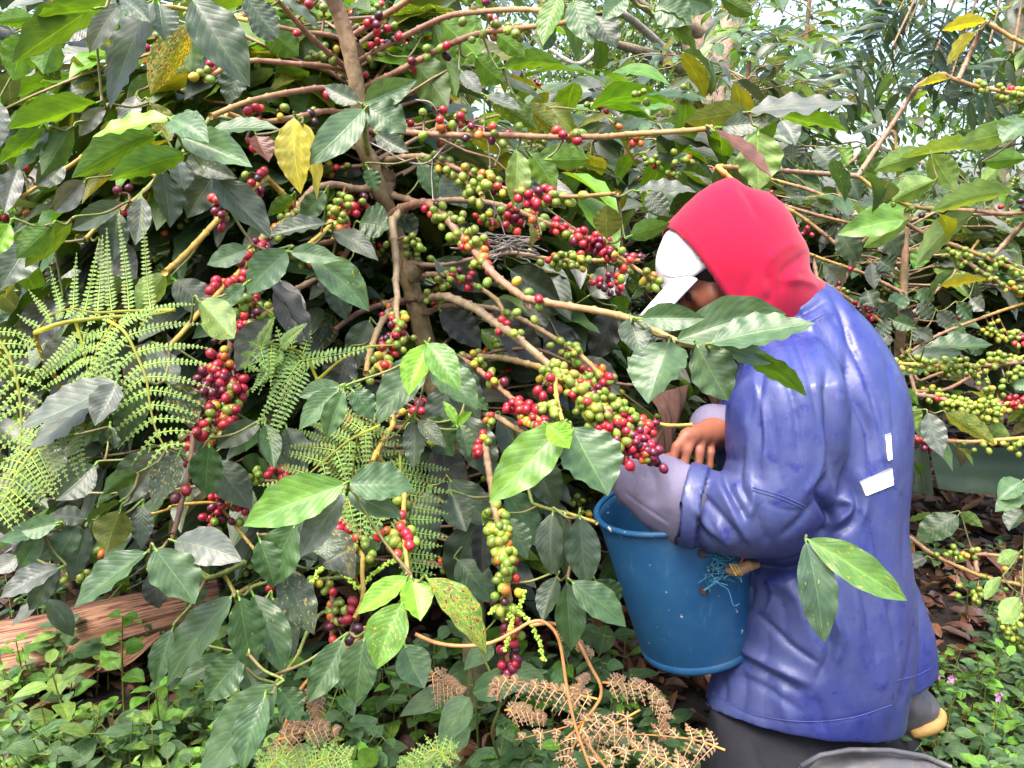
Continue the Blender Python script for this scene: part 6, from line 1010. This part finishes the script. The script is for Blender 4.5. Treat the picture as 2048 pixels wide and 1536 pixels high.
# cap
cp = empty('cap', (0, 0, 0), None, None); cp.parent = per; cp.location = -np.array(per.location)
cf = Field(HD-.17, HD+.17, .004); cf.ell(HD+h_*.018, (f_, h_, s_), (.103, .098, .088), .01); hh_ = (cf.A-HD[0])*h_[0]+(cf.B-HD[1])*h_[1]+(cf.C-HD[2])*h_[2]; cf.f = np.maximum(cf.f, .014-hh_)
add_field(cp, 'crown', M['cap'], cf, 2, noise=.0012, nsc=60)
def curved_sheet(mb, fn, nu, nv, th):
    s = np.linspace(-1, 1, nu+1); t = np.linspace(0, 1, nv+1); G = np.array([[fn(a, b) for a in s] for b in t]); du = np.gradient(G, axis=1); dv = np.gradient(G, axis=0); nr = nz(np.cross(du, dv)); i = np.arange(nv)[:, None]*(nu+1)+np.arange(nu)[None]; q = np.stack([i, i+1, i+nu+2, i+nu+1], -1).reshape(-1, 4); n = (nu+1)*(nv+1)
    e = list(range(nu+1)); e += [r*(nu+1)+nu for r in range(1, nv+1)]; e += [nv*(nu+1)+c for c in range(nu-1, -1, -1)]; e += [r*(nu+1) for r in range(nv-1, 0, -1)]; e = np.array(e); e2 = np.roll(e, -1)
    mb.add(toW(np.concatenate([(G-nr*th/2).reshape(-1, 3), (G+nr*th/2).reshape(-1, 3)])), np.concatenate([q[:, ::-1], q+n, np.stack([e, e2, e2+n, e+n], 1)]))
v0, v1 = fr(1352, 551, 1.48), fr(1279, 634, 1.44); vd = v1-v0; vp = np.array([.80, -.60, 0])
def vis(s, t): return v0+vd*t*(1-.28*s*s)+np.array([0, 0, -1])*s*.074*(1-.12*t)+vp*(.028*s*s)*(1-.1*t)
mb = MB(); curved_sheet(mb, vis, 16, 8, .004); mb.build('visor', M['cap'], cp)
k = NT('badge'); M['badge'] = k.end(k.pbr((.25, .24, .26), .8)); mb = MB()
drape_c = spline([toW(fr(*q))[0] for q in ((1327, 549, 1.455), (1340, 554, 1.415), (1360, 553, 1.398), (1382, 549, 1.40))], 6); tube(mb, drape_c, [.0016], 5); mb.build('trim', M['badge'], cp)
# hood
hd = Field(fr(1270, 720, 1.4)*[1, 1, 0]+[0, 0, 1.30], fr(1720, 330, 1.5)*[1, 1, 0]+[0, 0, 1.72], .004)
hp = pl('1290,500 1322,458 1345,438 1372,408 1400,384 1430,366 1455,357 1472,362 1490,380 1510,384 1535,390 1562,412 1582,440 1592,470 1610,497 1614,520 1606,540 1622,556 1645,566 1655,590 1640,640 1590,680 1500,720 1430,720 1380,700 1340,640 1280,560')
g = hd.sil(hp, 1.50, .86, R=.1); hd.f = g.copy(); pa, pb_ = fr(1333, 466, 1.5), fr(1432, 622, 1.5); dl = (pb_-pa)[:2]; dl = dl/np.linalg.norm(dl); nl = np.array([-dl[1], dl[0]]); nl = nl if nl[0] < 0 else -nl
pln = (hd.A-pa[0])*nl[0]+(hd.B-pa[1])*nl[1]+.25*np.clip(np.abs(hd.C-1.5)-.03, 0, 1)*-1*0; hd.f = np.maximum(hd.f, pln+0*hd.C); inner = np.maximum(g+.011, -pln-.09); hd.f = np.maximum(hd.f, -inner)
add_field(per, 'hood', M['hood'], hd, 2, noise=.0022, nsc=24, folds=[('1343,442 1380,490 1425,555 1470,625', 4, -3), ('1352,438 1389,488 1434,552 1480,625', 5, 1.5), ('1478,368 1500,400 1520,440', 9, -4), ('1614,505 1590,525 1568,545 1562,590', 9, -4), ('1612,530 1590,550 1590,575', 9, 2.5), ('1530,540 1545,580 1530,612', 13, -4), ('1480,610 1500,560 1520,520', 16, -2), ('1600,480 1560,500 1530,530', 10, 3), ('1560,560 1600,560 1635,572', 7, 4)])
# raincoat
jk = Field(fr(1310, 1500, 1.5)*[1, 1, 0]+[0, -.03, 1.08], fr(1890, 540, 1.5)*[1, 1, 0]+[.03, .03, 1.84], .0042)
torso = pl('1640,562 1668,584 1700,622 1740,668 1772,720 1796,780 1803,850 1798,950 1786,1040 1796,1100 1808,1180 1812,1300 1795,1380 1791,1440 1790,1640 1390,1640 1414,1412 1438,1335 1464,1290 1462,1200 1452,1130 1455,1060 1440,900 1448,810 1475,740 1500,680 1530,610 1560,590 1600,578')
jk.f = jk.sil(torso, 1.50, 1.02, R=.12)
back = pl('1700,1040 1785,1040 1800,1100 1832,1180 1860,1258 1868,1330 1862,1352 1860,1500 1700,1500'); gb = jk.sil(back, 1.60, .9, R=.08)
def under(A, C, s, c):
    q = np.array([[(u-1024)/FPX*c, (768-v)/FPX*c] for u, v in pl(s)]); return np.interp(A[:, 0, 0], q[:, 0], q[:, 1])[:, None, None]
_h = np.array([[(u-1024)/FPX*c, (768-v)/FPX*c] for u, v, c in ((1300, 1408, 1.5), (1414, 1414, 1.5), (1440, 1432, 1.44), (1500, 1458, 1.38), (1600, 1474, 1.35), (1700, 1466, 1.37), (1791, 1442, 1.48), (1900, 1440, 1.5))])
jk.f = np.maximum(jk.f, np.interp(jk.A[:, 0, 0], _h[:, 0], _h[:, 1])[:, None, None]-jk.B)
gb = np.maximum(gb, under(jk.A, jk.C, '1600,1392 1700,1384 1790,1372 1862,1350 1900,1340', 1.58)-jk.B); jk.smin2(gb, .012)
slv = pl('1505,720 1540,668 1600,650 1650,672 1684,720 1694,800 1680,900 1662,980 1640,1050 1606,1096 1560,1116 1500,1116 1430,1104 1362,1088 1342,1078 1338,1040 1356,985 1392,950 1436,942 1455,950 1462,920 1456,860 1462,790')
jk.smin2(jk.sil(slv, 1.33, 1.0, R=.09, cc=lambda A, B: 1.335+.16*np.clip((B-.0)/.12, 0, 1)*.55+0*A+.10*np.clip((.33-A)/.12, 0, 1)), .018)
jk.cap(fr(1520, 720, 1.60), fr(1520, 860, 1.63), .062, .058, .03); jk.cap(fr(1520, 860, 1.63), fr(1462, 862, 1.54), .055, .045, .03)
jk.cap(fr(1610, 600, 1.46), fr(1560, 636, 1.45), .02, .02, .03)
cen = fr(1385, 1010, 1.345); n_ = np.array([-.90, .18, .28]); n_ /= np.linalg.norm(n_); D = (jk.A-cen[0])*n_[0]+(jk.B-cen[1])*n_[1]+(jk.C-cen[2])*n_[2]; rad = np.sqrt(np.maximum((jk.A-cen[0])**2+(jk.B-cen[1])**2+(jk.C-cen[2])**2-D*D, 0)); jk.smin2(np.maximum(np.abs(rad-.066)-.006, np.abs(D)-.017), .004)
JF = [('1652,735 1660,800 1664,880 1670,960', 13, -15), ('1672,760 1684,850 1690,940', 14, 7), ('1448,950 1470,1000 1492,1038', 8, -14), ('1436,965 1462,1015 1482,1058 1500,1090', 9, 9), ('1505,960 1508,1000 1495,1040', 9, 8), ('1400,985 1440,1030 1490,1085', 8, -7), ('1380,1010 1420,1055 1470,1090', 9, 6), ('1500,1000 1520,1050 1540,1095', 12, -5), ('1655,950 1640,990 1662,1040 1620,1085', 9, -16), ('1668,1000 1700,1004 1690,1030 1640,1062', 8, 12), ('1700,960 1715,1010 1700,1050 1650,1075', 9, -9), ('1720,930 1732,990 1722,1050', 11, 7), ('1600,610 1650,720 1690,790', 12, 5), ('1670,600 1710,700 1745,800 1770,930', 6, -6), ('1580,650 1620,760 1640,860', 6, -6), ('1530,700 1520,800 1525,900', 6, -5), ('1490,900 1480,960 1500,1010', 6, -7), ('1735,1010 1760,1120 1785,1240 1800,1330', 7, -6), ('1520,1230 1580,1290 1640,1330', 6, -7), ('1440,1340 1450,1380 1445,1410', 8, -5), ('1630,1390 1640,1430 1650,1465', 10, -5), ('1690,700 1700,780 1735,860 1742,950', 9, -8), ('1712,720 1730,800 1760,880 1765,960', 9, 6), ('1640,600 1700,690 1760,800 1775,900', 9, -4), ('1545,650 1580,700 1600,760', 12, -4), ('1465,1130 1466,1220 1480,1290', 12, -7), ('1472,1292 1530,1322 1620,1368', 9, 11), ('1470,1310 1530,1345 1600,1382', 9, -9), ('1640,1240 1660,1300 1630,1370', 10, -8), ('1660,1200 1680,1280 1665,1340', 11, 6),
      ('1480,1128 1560,1142 1622,1124 1670,1076', 11, -26), ('1470,1150 1500,1180 1490,1230', 9, -7), ('1530,1145 1545,1190 1530,1240', 9, 6), ('1580,1150 1620,1210 1640,1290', 8, -7), ('1610,1140 1660,1210 1690,1290', 8, 6), ('1690,1090 1730,1200 1745,1300', 9, -6), ('1450,1345 1520,1370 1600,1420', 8, -5), ('1560,720 1590,820 1600,930', 9, -5), ('1510,760 1530,860 1530,950', 8, 5), ('1600,1000 1640,940 1650,860', 8, 5), ('1560,1075 1600,1040 1630,1000', 8, -6), ('1420,1080 1400,1050 1390,1020', 6, -6), ('1460,1095 1450,1070 1430,1040', 6, 5), ('1500,1170 1560,1200 1570,1280', 16, -5), ('1520,1150 1590,1190 1610,1260', 12, 4), ('1680,1320 1686,1400 1690,1460', 3, -3), ('1560,1370 1570,1420 1585,1460', 12, 4), ('1480,1330 1490,1380 1480,1430', 12, -4), ('1730,1150 1750,1250 1760,1350', 14, -6), ('1700,1100 1712,1200 1715,1350', 12, 5), ('1562,600 1590,620 1620,640', 6, -5), ('1545,640 1590,632 1650,600', 6, -8), ('1560,660 1610,650 1670,620', 8, 4), ('1655,575 1690,640 1700,700', 8, -4), ('1520,1000 1570,1020 1620,1020', 3, -2), ('1490,820 1500,900 1495,980', 14, 5), ('1540,800 1550,900 1560,980', 12, -3),
      ('1600,1160 1650,1150 1720,1120', 10, -7), ('1770,700 1785,800 1790,900', 8, -3), ('1424,1388 1500,1428 1600,1446 1700,1438 1786,1412', 3, -2)]
jo, JV, JFc = add_field(per, 'raincoat', M['jacket'], jk, 3, noise=.0022, nsc=13, nstr=(1.3, .5, 1), ridge=.005, folds=JF)
bvh = BVHTree.FromPolygons([Vector(p) for p in JV], [tuple(int(x) for x in q) for q in JFc])
def hit(u, v):
    d = Vector(fr(u, v, 1.0)); d.normalize(); r = bvh.ray_cast(Vector((0, 0, 0)), d); return (np.array(r[0]), d) if r[0] is not None else None
def drape_line(mb, s, r, col, off=.0008):
    P = spline([(*q, 0) for q in pl(s)], 8); pts = [hit(p[0], p[1]) for p in P]; pts = [p[0]-np.array(p[1])*off for p in pts if p]
    if len(pts) > 2: tube(mb, toW(np.array(pts)), [r], 4, col)
for s in ('1424,1386 1500,1426 1600,1443 1700,1436 1784,1410', '1792,1362 1830,1352 1860,1338', '1505,975 1560,990 1610,1012', '1505,981 1560,997 1608,1018', '1545,622 1600,648 1650,628'): mb = MB(); drape_line(mb, s, .0008, (.05, .06, .22, 0)); mb.build('seam', M['twig'], per)
def patch(name, q4, mat, nu=14, nv=6, th=.002):
    q = [np.array(x, float) for x in q4]; G = []
    for j in range(nv+1):
        for i in range(nu+1):
            a, b = i/nu, j/nv; p = (q[0]*(1-a)+q[1]*a)*(1-b)+(q[3]*(1-a)+q[2]*a)*b; h = hit(*p)
            if h is None: h = (G[-1]+np.array([0, 0, .0]), None) if G else (fr(*p, 1.5), None)
            G.append(h[0]-(np.array(h[1])*.0015 if h[1] is not None else 0))
    G = np.array(G); G = G.reshape(nv+1, nu+1, 3); mb = MB(); dn = nz(np.cross(G[-1, 0]-G[0, 0], G[0, -1]-G[0, 0])); dn = dn if dn[2] < 0 else -dn; i = np.arange(nv)[:, None]*(nu+1)+np.arange(nu)[None]; qd = np.stack([i, i+1, i+nu+2, i+nu+1], -1).reshape(-1, 4); n = (nu+1)*(nv+1)
    e = list(range(nu+1)); e += [r*(nu+1)+nu for r in range(1, nv+1)]; e += [nv*(nu+1)+c for c in range(nu-1, -1, -1)]; e += [r*(nu+1) for r in range(nv-1, 0, -1)]; e = np.array(e); e2 = np.roll(e, -1)
    mb.add(toW(np.concatenate([G.reshape(-1, 3), (G+dn*th).reshape(-1, 3)])), np.concatenate([qd, qd[:, ::-1]+n, np.stack([e, e2, e2+n, e+n], 1)])); return mb.build(name, mat, per)
patch('reflective_strip', [(1719, 963), (1783, 936), (1786, 970), (1731, 992)], M['tape']); patch('reflective_strip', [(1771, 870), (1780, 866), (1783, 918), (1775, 922)], M['tape'], 6, 6)
# grey inner cuffs
cu = Field(fr(1225, 1110, 1.4)*[1, 1, 0]+[-.04, -.03, 1.16], fr(1440, 890, 1.4)*[1, 1, 0]+[.05, .03, 1.60], .004)
cu.f = cu.sil(pl('1232,962 1240,940 1268,920 1310,909 1345,914 1400,940 1420,960 1400,1040 1352,1088 1330,1080 1290,1052 1252,1016 1238,990'), 1.37, 1.0, R=.08, cc=lambda A, B: 1.335+.12*np.clip((.305-A)/.13, 0, 1)); inn = cu.f+.006; cu.f = np.maximum(cu.f, -np.maximum(inn, (cu.A-fr(1262, 0, 1.45)[0])*.8-(cu.B-fr(0, 985, 1.45)[1])*.3))
add_field(per, 'cuff', M['cuff'], cu, 2, noise=.003, nsc=26, folds=[('1250,985 1290,1015 1335,1045', 3, -4), ('1256,990 1296,1020 1338,1052', 4, 2), ('1300,930 1310,980 1300,1010', 14, -4), ('1340,940 1345,990 1335,1030', 14, 3)])
cu2 = Field(fr(1350, 960, 1.5)*[1, 1, 0]+[0, 0, 1.40], fr(1510, 780, 1.6)*[1, 1, 0]+[.05, .02, 1.75], .0045); cu2.cap(fr(1500, 868, 1.60), fr(1428, 858, 1.48), .052, .046, .01); add_field(per, 'cuff', M['cuff'], cu2, 2, noise=.003, nsc=26)
# shirt hem, trousers, boots
sh = Field(fr(1400, 1520, 1.45)*[1, 1, 0]+[0, -.05, 1.25], fr(1800, 1360, 1.45)*[1, 1, 0]+[.03, 0, 1.75], .005); sh.f = sh.sil(pl('1425,1380 1790,1380 1780,1480 1700,1484 1600,1490 1500,1488 1440,1468 1428,1440'), 1.50, 1.0, R=.1); add_field(per, 'shirt_hem', M['shirt'], sh, 1)
ts = Field(fr(1380, 1700, 1.45)*[1, 1, 0]+[-.02, -.02, 1.2], fr(1860, 1380, 1.5)*[1, 1, 0]+[.05, 0, 1.85], .006)
ts.f = ts.sil(pl('1424,1420 1600,1400 1750,1400 1762,1470 1760,1520 1790,1560 1770,1700 1400,1700 1405,1540 1420,1480'), 1.47, 1.0, R=.12); ts.cap(fr(1680, 1430, 1.60), fr(1795, 1500, 1.62), .06, .045, .02); ts.cap(fr(1640, 1430, 1.60), fr(1560, 1620, 1.62), .09, .07, .03)
add_field(per, 'trousers', M['trouser'], ts, 2, noise=.003, nsc=26, folds=[('1728,1440 1732,1500 1730,1540', 7, -10), ('1600,1480 1640,1520 1660,1560', 10, -5), ('1500,1480 1520,1540', 10, -5)])
bt = empty('boot', (0, 0, 0), None, None); bt.parent = per; bt.location = -np.array(per.location)
bf = Field(fr(1560, 1700, 1.4)*[1, 1, 0]+[0, -.05, 1.15], fr(1990, 1480, 1.4)*[1, 1, 0]+[.05, .03, 1.6], .005); bf.f = bf.sil(pl('1590,1570 1604,1540 1640,1518 1700,1507 1770,1508 1850,1520 1905,1545 1960,1600 1960,1700 1590,1700'), 1.36, .7, R=.1); add_field(bt, 'shaft', M['boot'], bf, 2, noise=.002, nsc=22)
mb = MB(); tube(mb, toW(np.array([fr(1600, 1533, 1.31), fr(1640, 1511, 1.32), fr(1700, 1500, 1.33), fr(1780, 1501, 1.34), fr(1850, 1513, 1.35), fr(1900, 1534, 1.36)])), [.0045], 8, (.09, .09, .09, 0)); mb.build('rim', M['boot'], bt)
bt2 = empty('boot', (0, 0, 0), None, None); bt2.parent = per; bt2.location = -np.array(per.location)
b2 = Field(fr(1760, 1480, 1.6)*[1, 1, 0]+[0, -.03, 1.45], fr(1910, 1340, 1.6)*[1, 1, 0]+[.03, .03, 1.78], .0045); b2.f = b2.sil(pl('1785,1395 1812,1368 1842,1368 1866,1392 1882,1418 1876,1440 1850,1448 1820,1462 1795,1462'), 1.62, .9, R=.06); add_field(bt2, 'upper', M['boot'], b2, 2, noise=.0015, nsc=60, folds=[('1840,1372 1862,1400 1868,1425', 4, -4)])
b3 = Field(fr(1780, 1500, 1.6)*[1, 1, 0]+[0, -.03, 1.45], fr(1930, 1390, 1.6)*[1, 1, 0]+[.03, .03, 1.78], .0045); b3.f = b3.sil(pl('1818,1458 1845,1442 1872,1432 1880,1412 1890,1420 1893,1440 1876,1462 1845,1474 1822,1476'), 1.60, 1.0, R=.04); add_field(bt2, 'sole', M['sole'], b3, 2, noise=.001, nsc=90)
for q, rr in (((1838, 1474, 1.585), .012), ((1862, 1466, 1.585), .012), ((1883, 1450, 1.585), .012)):
    pass

# ------------------------------------------------------------------ bucket
k = NT('blue_plastic'); tc = k.n('ShaderNodeTexCoord').outputs['Object']; n1 = k.noise(tc, 14, 5, .65); n2 = k.noise(tc, 160, 3); n3 = k.noise(tc, 45, 3)
c = k.mix(k.math('MULTIPLY', k.math('SUBTRACT', n1, .4), 3, clamp=True), (.010, .075, .19), (.018, .10, .22)); c = k.mix(k.math('MULTIPLY', k.math('SUBTRACT', n3, .68), 25, clamp=True), c, (.5, .5, .45)); c = k.mix(k.math('MULTIPLY', k.math('SUBTRACT', k.noise(tc, 7, 5, .75), .54), 4, clamp=True), c, (.055, .10, .15)); c = k.mix(k.math('MULTIPLY', k.math('SUBTRACT', k.noise(k.n('ShaderNodeMapping', {0: tc, 3: (1, 1, .12)}).outputs[0], 70, 4, .7), .62), 7, clamp=True), c, (.07, .15, .24))
M['bucket'] = k.end(k.pbr(c, k.math('ADD', .38, k.math('MULTIPLY', n1, .25)), k.bump(k.math('ADD', n2, n1), .25, .0008), .45))
TC_, BC_ = W(1345, 1003, 1.475), W(1398, 1285, 1.535); bu = empty('bucket', BC_, 'tall blue plastic bucket tied to the waist of the kneeling person', 'bucket'); zx = nz(TC_-BC_); e1 = nz(np.cross([0, 1, 0], zx)); e2 = np.cross(zx, e1); H = float(np.linalg.norm(TC_-BC_))
def lathe(mb, prof_, n=72, ov=0.0):
    th = np.linspace(0, 2*np.pi, n, endpoint=False); V = []
    for r, z in prof_:
        rr = r*(1+ov*np.cos(2*th+.8)*(z/H)+.012*np.cos(3*th)*(z/H)); V.append(BC_+zx*z+np.outer(np.cos(th)*rr, e1)+np.outer(np.sin(th)*rr, e2))
    V = np.array(V); m = len(prof_); i = np.arange(m-1)[:, None]*n; j = np.arange(n)[None]; j2 = (j+1) % n; mb.add(V.reshape(-1, 3), np.stack([i+j, i+j2, i+n+j2, i+n+j], -1).reshape(-1, 4))
R1, R0 = .141, .112
mb = MB(); lathe(mb, [(.0005, .001), (R0-.006, .001), (R0-.001, .003), (R0, .007), (R0+.001, .018), (R0+.0003, .0185), (R0+.0005, .019), (R0+(R1-R0)*.5, H*.5), (R1-.003, H-.022), (R1-.0032, H-.0215), (R1-.003, H-.004), (R1-.003, H), (R1-.0055, H), (R1-.0065, H-.02), (R0+(R1-R0)*.5-.0035, H*.5), (R0-.003, .006), (.0005, .005)], ov=.03); mb.build('wall', M['bucket'], bu)
mb = MB(); lathe(mb, [(R1-.003, H-.006), (R1+.002, H-.006), (R1+.0045, H-.003), (R1+.0045, H+.001), (R1+.002, H+.0035), (R1-.004, H+.0035), (R1-.006, H+.001), (R1-.006, H-.003), (R1-.003, H-.006)], ov=.03); mb.build('rim', M['bucket'], bu)
k = NT('burnt_hole'); M['hole'] = k.end(k.pbr((.05, .022, .018), .7)); hb = MB()
def on_bucket(u, v):
    dr = nz(W(u, v, 1.0)-C0); best = None
    for t in np.linspace(1.1, 1.8, 700):
        p = C0+dr*t; z = (p-BC_)@zx; r = np.linalg.norm(p-BC_-zx*z)
        if 0 < z < H and r < R0+(R1-R0)*z/H+.0015: return p
    return C0+dr*1.4
for u, v, r in ((1405, 1108, .0065), (1408, 1181, .0065)):
    p = on_bucket(u, v); q = nz(C0-p); a = nz(np.cross(q, [0, 0, 1])); b = np.cross(a, q); th = np.linspace(0, 6.283, 15)[:-1]
    ring = [p+(a*math.cos(x)+b*math.sin(x))*r*.9+q*.002 for x in list(th)+[th[0]]]; tube(hb, ring, [.0018], 6); hb.add([p+q*.0022]+[p+(a*math.cos(x)+b*math.sin(x))*r*.9+q*.002 for x in th], np.array([[0, i+1, (i+1) % 14+1] for i in range(14)]))
hb.build('hole', M['hole'], bu)
k = NT('twine'); M['twine'] = k.end(k.pbr(k.attr('Col').outputs['Color'], .6)); t = empty('twine', W(1450, 1120, 1.36), 'frayed blue twine with a brown knot tying the bucket to the coat', 'twine'); mb = MB()
for _ in range(46):
    a = W(rng.uniform(1405, 1450), rng.uniform(1100, 1160), 1.355+rng.uniform(-.01, .01)); P = [a]
    for _ in range(4): P.append(P[-1]+rng.normal(0, .009, 3)+np.array([.006, -.002, .001]))
    tube(mb, spline(P, 3), [.0009, .0006], 4, (.03, .17, .28, 0) if rng.random() < .8 else (.18, .4, .5, 0))
for s in ('1405,1108 1430,1118 1450,1128 1480,1122', '1408,1181 1430,1165 1445,1150 1450,1130'): tube(mb, spline([W(*map(float, q.split(',')), 1.362) for q in s.split()], 5), [.002], 5, (.05, .25, .36, 0))
tube(mb, spline([W(1478, 1112, 1.33), W(1486, 1116, 1.325), W(1482, 1124, 1.33)], 4), [.0016], 5, (.5, .02, .03, 0)); mb.build('strands', M['twine'], t)
mb = MB(); tube(mb, spline([W(1455, 1140, 1.345), W(1475, 1140, 1.335), W(1495, 1132, 1.335), W(1515, 1130, 1.345)], 5), [.007, .011, .010, .006], 9, (.26, .15, .07, 0), rough=.1)
for x in (1466, 1472, 1478): tube(mb, [W(x-6, 1128, 1.328), W(x, 1140, 1.324), W(x+6, 1150, 1.33)], [.002], 5, (.42, .26, .06, 0))
mb.build('knot', M['twig'], t)

# ------------------------------------------------------------------ leaf pair caught in front of the coat, and unseen trees added behind the photographer to block frontal light
hp_ = hit(1611, 1072)[0]; b0 = toW(hp_-np.array([0, 0, .004]))[0]; t = empty('leaf_sprig', b0, 'pair of yellow-spotted coffee leaves hanging over the skirt of the blue raincoat', 'leaf sprig'); n0 = W(1611, 1079, 1.17)
mb = MB(); tube(mb, spline([b0, (b0+n0)/2+[0, 0, .004], n0], 4), [.0022, .002], 6, GB); mb.build('twig', M['twig'], t)
for a, b, wd, tn, sp_, dd in (((1612, 1084), (1661, 1283), 82, 'M', .45, 1.15), ((1616, 1079), (1819, 1190), 78, 'L', .55, 1.14)):
    mb = MB(); p0, p1 = W(*a, 1.165), W(*b, dd); leaves(mb, p0, p1, nz(np.array([-.15, -.85, .5])), wd*dd/FPX, tone(tn, 1, .05, sp_)[0]*[.9, .9, 1.2, 1], nx=12, ny=26, droop=.07, fold=.14, wave=.035, twist=.2, pa=.8, pb=.95); tube(mb, [n0, p0, p0+(p1-p0)*.05], [.0016, .0014], 5, tone('L')[0]); mb.build('leaf', M['leaf'], t)
for x, y, lb in ((-2.6, -1.8, 'unseen coffee tree added to block frontal light, behind the photographer to the left'), (-.5, -2.4, 'unseen coffee tree added to block frontal light, straight behind the photographer'), (1.9, -1.9, 'unseen coffee tree added to block frontal light, behind the photographer to the right'), (3.6, -.4, 'unseen coffee tree added to block frontal light, beside the photographer to the right')):
    shrub((x, y, 0), 2.7, lb, 'mMdm', 46, leaf_l=.17, reach=1.1, rule=lambda u, v, d: np.ones(len(np.atleast_1d(d)), bool), nx=2, ny=4)
